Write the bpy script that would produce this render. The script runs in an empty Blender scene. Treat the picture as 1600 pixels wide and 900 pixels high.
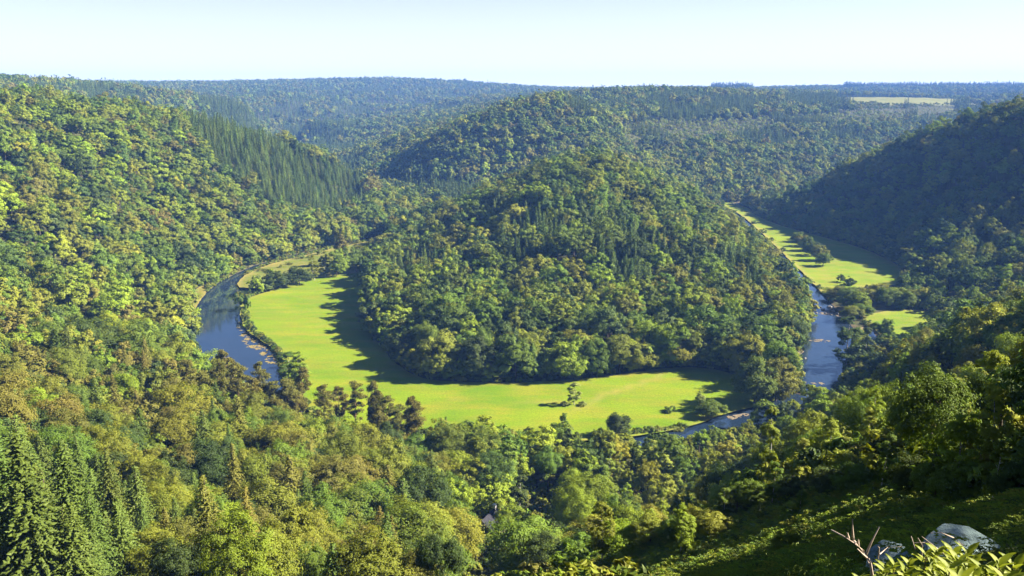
import bpy, bmesh, math, random
import numpy as np
from mathutils import Vector, Matrix
from mathutils.geometry import delaunay_2d_cdt

R = math.radians
S = bpy.context.scene
COL = S.collection
rng = np.random.default_rng(7)
random.seed(7)

# ------------------------------------------------------------------ camera, sky, sun, exposure
F_PX, HOR = 1386.0, 148.0                     # focal length in pixels of the 1600 px photo, row of the horizon
PITCH = math.atan((450 - HOR) / F_PX)
EYE = 150.0
cam = bpy.data.cameras.new('camera')
cam.sensor_width = 36
cam.lens = 36 * F_PX / 1600
cam.clip_start, cam.clip_end = 0.1, 30000
cam_o = bpy.data.objects.new('camera', cam)
cam_o.location = (0, 0, EYE)
cam_o.rotation_euler = (R(90) - PITCH, 0, 0)
COL.objects.link(cam_o)
S.camera = cam_o

SUN_EL, SUN_AZ = R(32.5), R(6)                  # azimuth counted from +X (right of the picture) towards +Y (away)
w = bpy.data.worlds.new('World')
S.world = w
w.use_nodes = True
nt = w.node_tree
sky = nt.nodes.new('ShaderNodeTexSky')
sky.sky_type = 'NISHITA'
sky.sun_disc = False
sky.sun_elevation = SUN_EL
sky.sun_rotation = R(90) - SUN_AZ
sky.altitude = 350
sky.air_density, sky.dust_density, sky.ozone_density = 0.38, 0.15, 1.5
nt.nodes['Background'].inputs['Strength'].default_value = 0.05
tcw = nt.nodes.new('ShaderNodeTexCoord')
mpw = nt.nodes.new('ShaderNodeMapping'); mpw.inputs['Scale'].default_value = (1.2, 1.2, 9.0)
nzw = nt.nodes.new('ShaderNodeTexNoise'); nzw.inputs['Scale'].default_value = 2.2; nzw.inputs['Detail'].default_value = 7; nzw.inputs['Roughness'].default_value = 0.62
rpw = nt.nodes.new('ShaderNodeValToRGB'); rpw.color_ramp.elements[0].position = 0.52; rpw.color_ramp.elements[1].position = 0.80
rpw.color_ramp.elements[1].color = (0.22, 0.22, 0.22, 1)
mxw = nt.nodes.new('ShaderNodeMix'); mxw.data_type = 'RGBA'; mxw.inputs[7].default_value = (5.3, 4.85, 5.3, 1)
nt.links.new(tcw.outputs['Generated'], mpw.inputs[0]); nt.links.new(mpw.outputs[0], nzw.inputs[0]); nt.links.new(nzw.outputs[0], rpw.inputs[0])
spw = nt.nodes.new('ShaderNodeSeparateXYZ'); nt.links.new(tcw.outputs['Generated'], spw.inputs[0])
vlw = nt.nodes.new('ShaderNodeMapRange'); vlw.interpolation_type = 'SMOOTHSTEP'                 # white veil of air low over the horizon
vlw.inputs[1].default_value = -0.02; vlw.inputs[2].default_value = 0.24; vlw.inputs[3].default_value = 0.72; vlw.inputs[4].default_value = 0.0
nt.links.new(spw.outputs[2], vlw.inputs[0])
mmw = nt.nodes.new('ShaderNodeMath'); mmw.operation = 'MAXIMUM'; nt.links.new(vlw.outputs[0], mmw.inputs[0]); nt.links.new(rpw.outputs[0], mmw.inputs[1])
nt.links.new(mmw.outputs[0], mxw.inputs[0]); nt.links.new(sky.outputs[0], mxw.inputs[6])
nt.links.new(mxw.outputs[2], nt.nodes['Background'].inputs[0])
sun = bpy.data.lights.new('sun', 'SUN')
sun.energy, sun.angle, sun.color = 5.0, R(0.5), (1, 0.90, 0.73)
sun_o = bpy.data.objects.new('sun', sun)
sd = Vector((math.cos(SUN_EL) * math.cos(SUN_AZ), math.cos(SUN_EL) * math.sin(SUN_AZ), math.sin(SUN_EL)))
sun_o.rotation_euler = sd.to_track_quat('Z', 'Y').to_euler()
sun_o.location = (300, 100, 400)
COL.objects.link(sun_o)
vs = S.view_settings
S.display_settings.display_device = 'sRGB'
vs.view_transform, vs.look, vs.exposure, vs.gamma = 'Standard', 'None', 2.35, 1
vs.use_curve_mapping = False
cy = S.cycles
cy.max_bounces, cy.diffuse_bounces, cy.glossy_bounces = 4, 1, 2
cy.transmission_bounces, cy.transparent_max_bounces, cy.volume_bounces = 3, 4, 0
cy.use_denoising = True
cy.caustics_reflective = cy.caustics_refractive = False

# ------------------------------------------------------------------ helpers
SP, CP = math.sin(PITCH), math.cos(PITCH)
def ray(px, py):
    u, v = (px - 800) / F_PX, (450 - py) / F_PX
    return u, CP + v * SP, -SP + v * CP
def at_depth(px, py, y):
    a, b, c = ray(px, py)
    t = y / b
    return a * t, y, EYE + c * t
def at_z(px, py, z=0.0):
    a, b, c = ray(px, py)
    t = (z - EYE) / c
    return a * t, b * t
def pix(x, y, z):                             # world -> pixel of the photo (arrays)
    f = y * CP - (z - EYE) * SP
    v = y * SP + (z - EYE) * CP
    return 800 + F_PX * x / f, 450 - F_PX * v / f, f
def inside(poly, x, y):
    x, y = np.asarray(x, float), np.asarray(y, float)
    r = np.zeros(x.shape, bool)
    n = len(poly)
    for i in range(n):
        x0, y0 = poly[i]; x1, y1 = poly[(i + 1) % n]
        c = (y0 > y) != (y1 > y)
        r ^= c & (x < (x1 - x0) * (y - y0) / ((y1 - y0) if y1 != y0 else 1e-9) + x0)
    return r
def dist_poly(poly, x, y, closed=True):
    d = np.full(np.shape(x), 1e18)
    n = len(poly)
    for i in range(n if closed else n - 1):
        x0, y0 = poly[i]; x1, y1 = poly[(i + 1) % n]
        dx, dy = x1 - x0, y1 - y0
        L = dx * dx + dy * dy + 1e-9
        t = np.clip(((x - x0) * dx + (y - y0) * dy) / L, 0, 1)
        d = np.minimum(d, (x - x0 - t * dx) ** 2 + (y - y0 - t * dy) ** 2)
    return np.sqrt(d)
def smooth_poly(pts, step=6.0, rough=0.0, seed=1):      # Catmull-Rom through the points, resampled
    r = random.Random(seed)
    n, out = len(pts), []
    for i in range(n):
        p0, p1, p2, p3 = (Vector(pts[(i + k) % n]) for k in (-1, 0, 1, 2))
        m = max(1, int((p2 - p1).length / step))
        for k in range(m):
            t = k / m
            q = 0.5 * ((2 * p1) + (-p0 + p2) * t + (2 * p0 - 5 * p1 + 4 * p2 - p3) * t * t + (-p0 + 3 * p1 - 3 * p2 + p3) * t ** 3)
            out.append((q.x + r.uniform(-rough, rough), q.y + r.uniform(-rough, rough)))
    return out
def sstep(a, b, x):
    t = np.clip((x - a) / (b - a), 0, 1)
    return t * t * (3 - 2 * t)
def wav(x, y, s, seed):                       # cheap smooth noise in -1..1
    r = np.random.default_rng(seed)
    o = 0
    for k in range(5):
        a = r.uniform(0, 6.28); f = (0.7 + 0.35 * k) / s
        o = o + np.sin((x * math.cos(a) + y * math.sin(a)) * f * 6.28 + r.uniform(0, 6.28))
    return o / 3.2

def tag(o, label, cat, group=None, kind=None):
    o['label'] = label; o['category'] = cat
    if group: o['group'] = group
    if kind: o['kind'] = kind
    return o
def link(name, me, parent=None, loc=(0, 0, 0)):
    o = bpy.data.objects.new(name, me)
    o.location = loc
    o.parent = parent
    COL.objects.link(o)
    return o
def quad_mesh(name, V, Q, mats, mi=None, smooth=False):
    me = bpy.data.meshes.new(name)
    V = np.asarray(V, np.float32); Q = np.asarray(Q, np.int32)
    k = Q.shape[1]
    me.vertices.add(len(V)); me.vertices.foreach_set('co', V.ravel())
    me.loops.add(Q.size); me.loops.foreach_set('vertex_index', Q.ravel())
    me.polygons.add(len(Q)); me.polygons.foreach_set('loop_start', np.arange(0, Q.size, k, dtype=np.int32))
    if mi is not None: me.polygons.foreach_set('material_index', np.asarray(mi, np.int32))
    me.polygons.foreach_set('use_smooth', np.full(len(Q), smooth))
    for m in mats: me.materials.append(m)
    me.update(calc_edges=True)
    return me
def join_parts(parts):                        # [(V,Q), ...] -> V, Q
    vs_, qs, o = [], [], 0
    for V, Q in parts:
        vs_.append(V); qs.append(np.asarray(Q) + o); o += len(V)
    return np.concatenate(vs_), np.concatenate(qs)
def tube(pts, rad, n=6):
    pts = [Vector(p) for p in pts]
    V, Q = [], []
    for i, p in enumerate(pts):
        d = (pts[min(i + 1, len(pts) - 1)] - pts[max(i - 1, 0)]).normalized()
        a = d.orthogonal().normalized() if abs(d.z) < 0.95 else d.cross(Vector((0, 1, 0))).normalized()
        b = d.cross(a)
        for k in range(n):
            t = 6.2832 * k / n
            V.append(p + (a * math.cos(t) + b * math.sin(t)) * rad[i])
    for i in range(len(pts) - 1):
        for k in range(n):
            Q.append((i * n + k, i * n + (k + 1) % n, (i + 1) * n + (k + 1) % n, (i + 1) * n + k))
    return np.array([tuple(v) for v in V]), np.array(Q)
def bm_obj(name, bm, mat, parent=None, loc=(0, 0, 0), smooth=False):
    me = bpy.data.meshes.new(name)
    bm.to_mesh(me); bm.free()
    me.materials.append(mat)
    if smooth:
        for p in me.polygons: p.use_smooth = True
    return link(name, me, parent, loc)
def box(bm, c, s, rz=0):
    m = Matrix.Translation(c) @ Matrix.Rotation(rz, 4, 'Z') @ Matrix.Diagonal((*s, 1))
    bmesh.ops.create_cube(bm, size=1, matrix=m)

# ------------------------------------------------------------------ materials
def mat(name):
    m = bpy.data.materials.new(name); m.use_nodes = True
    n = m.node_tree; n.nodes.clear()
    out = n.nodes.new('ShaderNodeOutputMaterial')
    return m, n, out
def N(n, t, **kw):
    x = n.nodes.new(t)
    for k, v in kw.items():
        if k in x.inputs: x.inputs[k].default_value = v
        else: setattr(x, k, v)
    return x
def mixc(n, fac, a, b, blend='MIX'):
    m = n.nodes.new('ShaderNodeMix'); m.data_type = 'RGBA'; m.blend_type = blend
    for s, v in ((m.inputs[0], fac), (m.inputs[6], a), (m.inputs[7], b)):
        if hasattr(v, 'is_linked'): n.links.new(v, s)
        else: s.default_value = v if isinstance(v, float) else (*v, 1)
    return m.outputs[2]
def noise(n, scale, detail=4, rough=0.55, vec=None):
    x = N(n, 'ShaderNodeTexNoise'); x.inputs['Scale'].default_value = scale
    x.inputs['Detail'].default_value = detail; x.inputs['Roughness'].default_value = rough
    if vec is not None: n.links.new(vec, x.inputs['Vector'])
    return x.outputs['Fac']
def ramp(n, fac, stops):
    x = n.nodes.new('ShaderNodeValToRGB')
    e = x.color_ramp.elements
    while len(e) < len(stops): e.new(0.5)
    for el, (p, c) in zip(e, stops): el.position = p; el.color = (*c, 1) if len(c) == 3 else c
    n.links.new(fac, x.inputs[0])
    return x.outputs[0]
def leaf_material(name, trans=0.35, gloss=0.05):
    m, n, out = mat(name)
    at = N(n, 'ShaderNodeAttribute', attribute_type='INSTANCER', attribute_name='tint')
    oi = N(n, 'ShaderNodeObjectInfo')
    geo = N(n, 'ShaderNodeTexCoord')
    nz = noise(n, 0.55, 2, 0.6, geo.outputs['Object'])
    v = N(n, 'ShaderNodeMapRange'); v.inputs[1].default_value = 0.3; v.inputs[2].default_value = 0.7
    v.inputs[3].default_value = 0.78; v.inputs[4].default_value = 1.25
    n.links.new(nz, v.inputs[0])
    hsv = N(n, 'ShaderNodeHueSaturation')
    n.links.new(at.outputs['Color'], hsv.inputs['Color']); n.links.new(v.outputs[0], hsv.inputs['Value'])
    h = N(n, 'ShaderNodeMapRange'); h.inputs[3].default_value = 0.494; h.inputs[4].default_value = 0.506
    n.links.new(oi.outputs['Random'], h.inputs[0]); n.links.new(h.outputs[0], hsv.inputs['Hue'])
    d = N(n, 'ShaderNodeBsdfDiffuse'); t = N(n, 'ShaderNodeBsdfTranslucent'); g = N(n, 'ShaderNodeBsdfGlossy', Roughness=0.6)
    n.links.new(hsv.outputs[0], d.inputs['Color'])
    tc = mixc(n, 1.0, hsv.outputs[0], (1.25, 1.2, 0.5), 'MULTIPLY')
    n.links.new(tc, t.inputs['Color'])
    m1 = N(n, 'ShaderNodeMixShader', Fac=trans); m2 = N(n, 'ShaderNodeMixShader', Fac=gloss)
    n.links.new(d.outputs[0], m1.inputs[1]); n.links.new(t.outputs[0], m1.inputs[2])
    n.links.new(m1.outputs[0], m2.inputs[1]); n.links.new(g.outputs[0], m2.inputs[2])
    n.links.new(m2.outputs[0], out.inputs['Surface'])
    return m
def simple(name, stops, scale=1.0, rough=0.85, bump=0.0, spec=0.3, detail=5):
    m, n, out = mat(name)
    tc = N(n, 'ShaderNodeTexCoord')
    nz = noise(n, scale, detail, 0.6, tc.outputs['Object'])
    b = N(n, 'ShaderNodeBsdfPrincipled', Roughness=rough)
    b.inputs['Specular IOR Level'].default_value = spec
    n.links.new(ramp(n, nz, stops), b.inputs['Base Color'])
    if bump:
        bp = N(n, 'ShaderNodeBump', Strength=bump); n.links.new(nz, bp.inputs['Height']); n.links.new(bp.outputs[0], b.inputs['Normal'])
    n.links.new(b.outputs[0], out.inputs['Surface'])
    return m
M_LEAF = leaf_material('leaf', 0.22, 0.015)
M_NEEDLE = leaf_material('needle', 0.15, 0.008)
M_BARK = simple('bark', [(0.3, (0.035, 0.027, 0.02)), (0.7, (0.10, 0.08, 0.06))], 3, 0.95)
M_PINEBARK = simple('pine_bark', [(0.3, (0.09, 0.05, 0.03)), (0.7, (0.22, 0.13, 0.075))], 2, 0.95)
M_BIRCHBARK = simple('birch_bark', [(0.42, (0.04, 0.035, 0.03)), (0.5, (0.45, 0.42, 0.38))], 2.5, 0.8)

def grass_material(name, c1, c2, c3, track=False):
    m, n, out = mat(name)
    tc = N(n, 'ShaderNodeTexCoord'); P = tc.outputs['Object']
    mp = N(n, 'ShaderNodeMapping'); mp.inputs['Scale'].default_value = (0.35, 1, 1); mp.inputs['Rotation'].default_value = (0, 0, R(18))
    n.links.new(P, mp.inputs['Vector'])
    c = ramp(n, noise(n, 0.02, 5, 0.6, P), [(0.35, c1), (0.65, c2)])
    c = mixc(n, ramp(n, noise(n, 0.11, 4, 0.6, mp.outputs[0]), [(0.42, (0, 0, 0)), (0.68, (0.75, 0.75, 0.75))]), c, c3)
    c = mixc(n, 0.5, c, ramp(n, noise(n, 0.9, 4, 0.7, P), [(0.25, (0.35, 0.42, 0.4)), (0.75, (1.5, 1.45, 1.4))]), 'MULTIPLY')
    c = mixc(n, 0.45, c, ramp(n, noise(n, 0.045, 6, 0.7, mp.outputs[0]), [(0.35, (0.62, 0.78, 0.6)), (0.62, (1.25, 1.12, 1.1))]), 'MULTIPLY')
    if track:
        a = N(n, 'ShaderNodeAttribute', attribute_type='GEOMETRY', attribute_name='wear')
        c = mixc(n, a.outputs['Fac'], c, (0.24, 0.19, 0.055))
    b = N(n, 'ShaderNodeBsdfPrincipled', Roughness=0.95); b.inputs['Specular IOR Level'].default_value = 0.1
    n.links.new(c, b.inputs['Base Color'])
    bp = N(n, 'ShaderNodeBump', Strength=0.5); bp.inputs['Distance'].default_value = 0.5
    n.links.new(noise(n, 1.3, 5, 0.7, P), bp.inputs['Height']); n.links.new(bp.outputs[0], b.inputs['Normal'])
    n.links.new(b.outputs[0], out.inputs['Surface'])
    return m
M_MEADOW = grass_material('meadow_grass', (0.096, 0.165, 0.004), (0.138, 0.198, 0.005), (0.178, 0.172, 0.016), True)
M_ROUGH = grass_material('rough_grass', (0.085, 0.115, 0.012), (0.130, 0.145, 0.020), (0.155, 0.135, 0.032), True)

# ------------------------------------------------------------------ plan of the valley (points read off at their place on the valley floor)
def zp(pts, z=0.0): return [at_z(px, py, z) for px, py in pts]
FAR_L = [(-95, 1130), (-165, 1300), (-275, 1500), (-430, 1900), (-660, 2600)]
FAR_R = [(300, 1215), (380, 1300), (520, 1400), (760, 1480), (1100, 1500)]
outer = [(640,352),(600,366),(560,374),(520,383),(480,393),(440,404),(400,414),(372,426),(345,440),(325,455),(306,480),(297,505),(291,530),(292,555),(318,597),(375,634),(455,668),(560,698),(700,712),(850,716),(950,715),(1040,700),(1130,680),(1200,668),(1264,648),(1303,614),(1320,582),(1331,550),(1336,520),(1319,495),(1302,478),(1282,455),(1258,430),(1232,405),(1205,378),(1180,355),(1160,338),(1140,326)]
inner = [(1127,327),(1138,337),(1150,348),(1165,361),(1180,377),(1205,402),(1225,427),(1240,447),(1257,467),(1265,490),(1260,520),(1248,545),(1234,570),(1236,592),(1226,617),(1196,630),(1165,639),(1130,648),(1100,660),(1060,671),(1000,681),(930,688),(850,693),(700,693),(560,676),(480,640),(445,605),(438,567),(428,546),(408,532),(385,516),(376,492),(379,472),(394,462),(418,454),(414,446),(385,451),(371,446),(383,430),(410,417),(440,408),(480,398),(520,388),(560,380),(600,371),(640,357)]
W_OUT, W_IN = zp(outer), zp(inner)
far_l_out = [(x - 8, y) for x, y in FAR_L]; far_l_in = [(x + 8, y) for x, y in FAR_L]
far_r_out = [(x - 6, y + 10) for x, y in FAR_R]; far_r_in = [(x + 2, y - 10) for x, y in FAR_R]
RIVER = smooth_poly(list(reversed(far_l_out)) + W_OUT + list(far_r_in) + list(reversed(far_r_out)) + W_IN + far_l_in, 5.0, 0.5, 3)
SIDE = smooth_poly(zp([(1343,519),(1360,514),(1371,530),(1376,556),(1362,563),(1351,545)]), 4, 0.4, 4)
MEADOW = smooth_poly(zp([(379,472),(376,492),(385,516),(408,532),(428,546),(438,567),(445,605),(480,640),(560,676),(700,693),(850,693),(930,688),(1000,681),(1060,671),(1100,660),(1130,648),(1165,639),(1190,632),(1185,605),(1150,588),(1120,578),(1060,574),(950,588),(840,597),(720,597),(650,587),(600,548),(574,500),(572,440),(585,423),(560,425),(510,432),(460,442),(420,455),(395,463)], 1.0), 5, 0.7, 5)
SPIT = smooth_poly(zp([(371,446),(383,430),(410,417),(440,408),(480,398),(520,388),(560,380),(600,371),(612,376),(600,390),(585,423),(560,425),(510,432),(460,442),(420,448),(385,450)], 1.0), 5, 0.6, 6)
LBANK = smooth_poly(zp([(322,458),(306,480),(298,500),(291,497),(293,474),(302,456),(318,447)], 1.0), 4, 0.6, 7)
RMEAD = smooth_poly(zp([(1140,326),(1160,338),(1180,355),(1205,378),(1232,405),(1258,430),(1282,455),(1300,470),(1325,460),(1360,447),(1402,445),(1412,430),(1398,412),(1352,390),(1302,375),(1250,361),(1205,347),(1178,334),(1168,325),(1135,316),(1108,317)], 1.0), 6, 0.6, 8)
RLOW = smooth_poly(zp([(1350,494),(1400,485),(1452,487),(1468,512),(1455,542),(1412,553),(1385,543),(1376,525),(1362,510)], 1.0), 5, 0.6, 9)
FLOOR_EXTRA = smooth_poly(zp([(1300,470),(1330,520),(1345,519),(1350,494),(1400,485),(1400,445),(1330,455)], 1.0), 8)
FLOORS = [RIVER, SIDE, MEADOW, SPIT, LBANK, RMEAD, RLOW, FLOOR_EXTRA]

# ------------------------------------------------------------------ heights: control points under the canopy, thin interpolation, valley floor levelled
CAN = 16.0
ctl = []
def C(*pts, t=CAN):
    for px, py, y in pts:
        x, y, z = at_depth(px, py, y); ctl.append((x, y, z - t))
# left hill
C((0,150,800),(100,162,850),(200,173,930),(300,186,1000),(400,207,1080),(500,230,1180),(560,264,1230),(640,286,1300), t=24)
C((-150,150,760),(-120,330,600),(-250,150,700), t=24)
C((150,300,730),(60,420,560),(300,300,850),(400,300,960),(480,300,1050),(200,450,590),(300,380,760),(0,300,600),(0,420,480))
C((560,330,1130),(700,315,1250))
# wrap round to the near left
C((0,500,400),(0,600,280),(150,560,345),(290,570,400),(80,500,440))
C((420,598,395),(560,640,360),(680,672,340), t=13)
C((0,780,150),(150,800,155),(300,800,165),(480,800,200),(640,790,230),(300,680,255),(500,720,275),(120,680,230),(900,830,215),(900,760,285),(1050,740,310),(760,850,200),(780,880,165), t=13)
# right near spur
C((1100,662,352),(1250,640,372),(1350,600,340),(1450,545,330),(1550,490,310),(1620,450,300), t=14)
C((1300,700,225),(1400,640,190),(1500,590,150),(1590,540,110), t=11)
# open bracken slope and the lookout
C((1000,850,120),(1100,805,130),(1200,805,105),(1300,785,85),(1000,893,92),(900,893,120),(1200,895,60),(1400,805,48),(1500,850,20),(1400,880,15.5),(1320,890,30), t=0)
ctl += [(0,0,148.2),(0,-40,150),(2.5,3.5,147.3),(-6,12,140),(5,10,143.5),(-40,40,117),(-40,0,149),(-110,30,142),(-200,60,140),(30,20,143),(60,40,140),(90,100,104),(70,70,122),(130,120,104),(-100,-100,152),(200,-50,155),(-400,100,158),(-330,250,140),(-440,420,138),(-620,600,140),(-850,900,145),(-220,180,110)]
# central hill
C((800,480,545),(850,450,580),(850,370,660),(880,300,770),(920,250,880),(1080,380,660),(1150,490,550),(1000,350,740),(1000,272,900),(1080,312,1000),(650,410,740),(700,345,840),(750,305,960),(830,268,960),(700,470,600),(1000,470,560),(930,245,1100))
# back hill
C((900,153,1540),(820,167,1490),(740,193,1445),(690,216,1420),(800,293,1275),(720,284,1290),(880,262,1260),(600,222,1800),(560,216,2300),(640,200,2200),(720,178,2200),(800,158,2200),(900,146,2200),(1000,143,2100),(1100,141,2250),(1000,240,1500),(1200,205,1700),(1200,262,1450),(1100,250,1450),(1350,200,1800),(1350,160,2250),(1500,160,2450),(1550,162,2600))
C((1340,155,2750),(1440,152,2850),(1540,156,2800),(1440,158,2620), t=1)
# right hill
C((1600,172,880),(1500,190,980),(1400,220,1065),(1300,267,1140),(1225,316,1190),(1500,350,755),(1600,350,725),(1600,252,805),(1450,292,905),(1600,430,600))
ctl += [(700,700,150),(750,1000,150),(560,560,112),(480,420,98),(330,300,92),(250,190,108),(420,260,112),(700,400,140),(900,1250,140)]
# far country
C((0,133,1650),(100,136,1900),(200,140,2100),(290,148,2250),(380,160,2350),(480,192,2500),(300,129,4600),(420,126,4800),(600,121,5000),(740,128,5000),(880,139,5200),(620,165,3500),(560,186,3000),(1000,136,4300),(1100,138,4200),(1300,135,4600),(1600,135,4600),(1450,156,3300),(1250,143,3200),(900,141,4500),(750,150,3200),(450,150,3300))
ctl += [(-3500,6900,130),(-1200,6900,130),(0,6900,120),(1200,6900,120),(3500,6900,130),(-2500,3000,210),(2500,2500,180),(-1500,1500,180),(2000,1500,170),(-4000,1000,200),(4000,1000,180),(-3000,-200,170),(3000,-200,170)]
flo = []
for poly, st in ((RIVER, 7), (MEADOW, 7), (SPIT, 8), (RMEAD, 6), (RLOW, 7)):
    flo += [(x, y, 1.0) for x, y in poly[::st]]
cp_ = np.array(ctl + flo)
K0 = 25.0
def _phi(d2): return np.sqrt(d2 + K0 * K0)
_A = _phi(((cp_[:, None, :2] - cp_[None, :, :2]) ** 2).sum(-1))
_n = len(cp_)
_B = np.zeros((_n + 3, _n + 3)); _B[:_n, :_n] = _A + np.eye(_n) * -2.0
_P = np.c_[np.ones(_n), cp_[:, :2] / 1000]
_B[:_n, _n:] = _P; _B[_n:, :_n] = _P.T
_w = np.linalg.solve(_B, np.r_[cp_[:, 2], 0, 0, 0])
def rbf(x, y):
    o = np.empty(x.size); xf, yf = x.ravel(), y.ravel()
    for i in range(0, x.size, 20000):
        a, b = xf[i:i + 20000], yf[i:i + 20000]
        o[i:i + 20000] = _phi((a[:, None] - cp_[:, 0]) ** 2 + (b[:, None] - cp_[:, 1]) ** 2) @ _w[:_n] + _w[_n] + _w[_n + 1] * a / 1000 + _w[_n + 2] * b / 1000
    return o.reshape(x.shape)
def axis(segs):
    o = []
    for a, b, s in segs: o += list(np.arange(a, b, s))
    return np.array(o + [segs[-1][1]])
GX = axis([(-4200, -1500, 90), (-1500, -520, 20), (-520, -260, 8), (-260, 380, 2.6), (380, 620, 8), (620, 1500, 20), (1500, 4200, 90)])
GY = axis([(-250, -20, 15), (-20, 30, 2), (30, 140, 5), (140, 340, 6), (340, 1180, 2.8), (1180, 1500, 9), (1500, 2800, 18), (2800, 6900, 60)])
XX, YY = np.meshgrid(GX, GY)
Z0 = rbf(XX, YY)
near = (XX > -700) & (XX < 1200) & (YY > 330) & (YY < 3000)
df = np.full(XX.shape, 1e6)
xs, ys = XX[near], YY[near]
dn = np.full(xs.shape, 1e6)
for p in FLOORS:
    d = dist_poly(p, xs, ys); d[inside(p, xs, ys)] = 0
    dn = np.minimum(dn, d)
df[near] = dn
up = np.maximum(Z0 + 2.0 * wav(XX, YY, 90, 2) * sstep(30, 120, df) , 1.0 + 0.10 * np.minimum(df, 60))
ZZ = 1.0 + (up - 1.0) * sstep(0, 34, df)
wet = np.zeros(XX.shape); dw = np.full(xs.shape, 1e6); inw = np.zeros(xs.shape, bool)
for p in (RIVER, SIDE):
    dw = np.minimum(dw, dist_poly(p, xs, ys)); inw |= inside(p, xs, ys)
bed = np.where(inw, -0.3 - 1.6 * sstep(0, 5, dw), np.clip(dw / 1.6, 0, 1) * 1.3 - 0.3)
zz = ZZ[near]
ZZ[near] = np.where(inw, bed, np.minimum(zz, np.where(dw < 1.6, bed, zz)))
def height(x, y):                             # bilinear on the terrain grid
    x, y = np.asarray(x, float), np.asarray(y, float)
    i = np.clip(np.searchsorted(GX, x) - 1, 0, len(GX) - 2); j = np.clip(np.searchsorted(GY, y) - 1, 0, len(GY) - 2)
    u = np.clip((x - GX[i]) / (GX[i + 1] - GX[i]), 0, 1); v = np.clip((y - GY[j]) / (GY[j + 1] - GY[j]), 0, 1)
    return (ZZ[j, i] * (1 - u) + ZZ[j, i + 1] * u) * (1 - v) + (ZZ[j + 1, i] * (1 - u) + ZZ[j + 1, i + 1] * u) * v
def h1(x, y): return float(height(np.array([x]), np.array([y]))[0])

# ------------------------------------------------------------------ terrain, meadows, water
def terrain_material():
    m, n, out = mat('woodland_floor')
    tc = N(n, 'ShaderNodeTexCoord'); P = tc.outputs['Object']
    c = ramp(n, noise(n, 0.15, 6, 0.65, P), [(0.3, (0.03, 0.028, 0.012)), (0.55, (0.05, 0.055, 0.018)), (0.75, (0.075, 0.085, 0.025))])
    a = N(n, 'ShaderNodeAttribute', attribute_type='GEOMETRY', attribute_name='cover')
    s = N(n, 'ShaderNodeSeparateColor'); n.links.new(a.outputs['Color'], s.inputs[0])
    gr = ramp(n, noise(n, 0.5, 5, 0.7, P), [(0.3, (0.05, 0.085, 0.012)), (0.7, (0.11, 0.16, 0.025))])
    c = mixc(n, s.outputs[0], c, gr)                                      # bracken and scrub
    fl = ramp(n, noise(n, 0.06, 5, 0.6, P), [(0.3, (0.09, 0.11, 0.025)), (0.7, (0.16, 0.15, 0.04))])
    c = mixc(n, s.outputs[1], c, fl)                                      # dry upland fields
    bk = ramp(n, noise(n, 0.4, 5, 0.7, P), [(0.3, (0.10, 0.075, 0.045)), (0.7, (0.24, 0.19, 0.10))])
    c = mixc(n, s.outputs[2], c, bk)                                      # bare river bank
    b = N(n, 'ShaderNodeBsdfPrincipled', Roughness=0.95); b.inputs['Specular IOR Level'].default_value = 0.1
    n.links.new(c, b.inputs['Base Color'])
    bp = N(n, 'ShaderNodeBump', Strength=0.6); n.links.new(noise(n, 0.8, 5, 0.7, P), bp.inputs['Height']); n.links.new(bp.outputs[0], b.inputs['Normal'])
    n.links.new(b.outputs[0], out.inputs['Surface'])
    return m
nx, ny = len(GX), len(GY)
idx = np.arange(nx * ny).reshape(ny, nx)
Q = np.stack([idx[:-1, :-1], idx[:-1, 1:], idx[1:, 1:], idx[1:, :-1]], -1).reshape(-1, 4)
me = quad_mesh('terrain', np.c_[XX.ravel(), YY.ravel(), ZZ.ravel()], Q, [terrain_material()], smooth=True)
BRACKEN = [(905,900),(985,822),(1050,792),(1130,780),(1250,765),(1340,755),(1430,760),(1500,785),(1620,800),(1620,920),(905,920)]
FIELDS = [[(1300,151),(1420,146),(1570,150),(1560,164),(1400,165),(1310,160)], [(480,156),(560,152),(640,158),(560,162)]]
PX, PY, PF = pix(XX, YY, ZZ)
ok = PF > 5
fern = np.where(ok & (YY < 160) & inside(BRACKEN, PX, PY), 1.0, 0.0)
field = np.where(ok & (YY > 2350) & (YY < 3100) & (inside(FIELDS[0], PX, PY)), 1.0, 0.0)
field = np.maximum(field, np.where((YY > 2100) & (PX > 540) & (wav(XX, YY, 330, 71) + 0.4 * wav(XX, YY, 120, 72) > 0.86), 1.0, 0.0))
bank = np.zeros(XX.shape); bank[near] = (1 - sstep(1.0, 3.0, dw)) * np.where(xs > 60, 0.8, 0.25)
ca = me.attributes.new('cover', 'FLOAT_COLOR', 'POINT')
ca.data.foreach_set('color', np.stack([fern, field, bank, np.ones_like(bank)], -1).astype(np.float32).ravel())
terrain = link('terrain', me)
tag(terrain, 'wooded hills and valley sides round the river loop', 'terrain', kind='structure')

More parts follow.
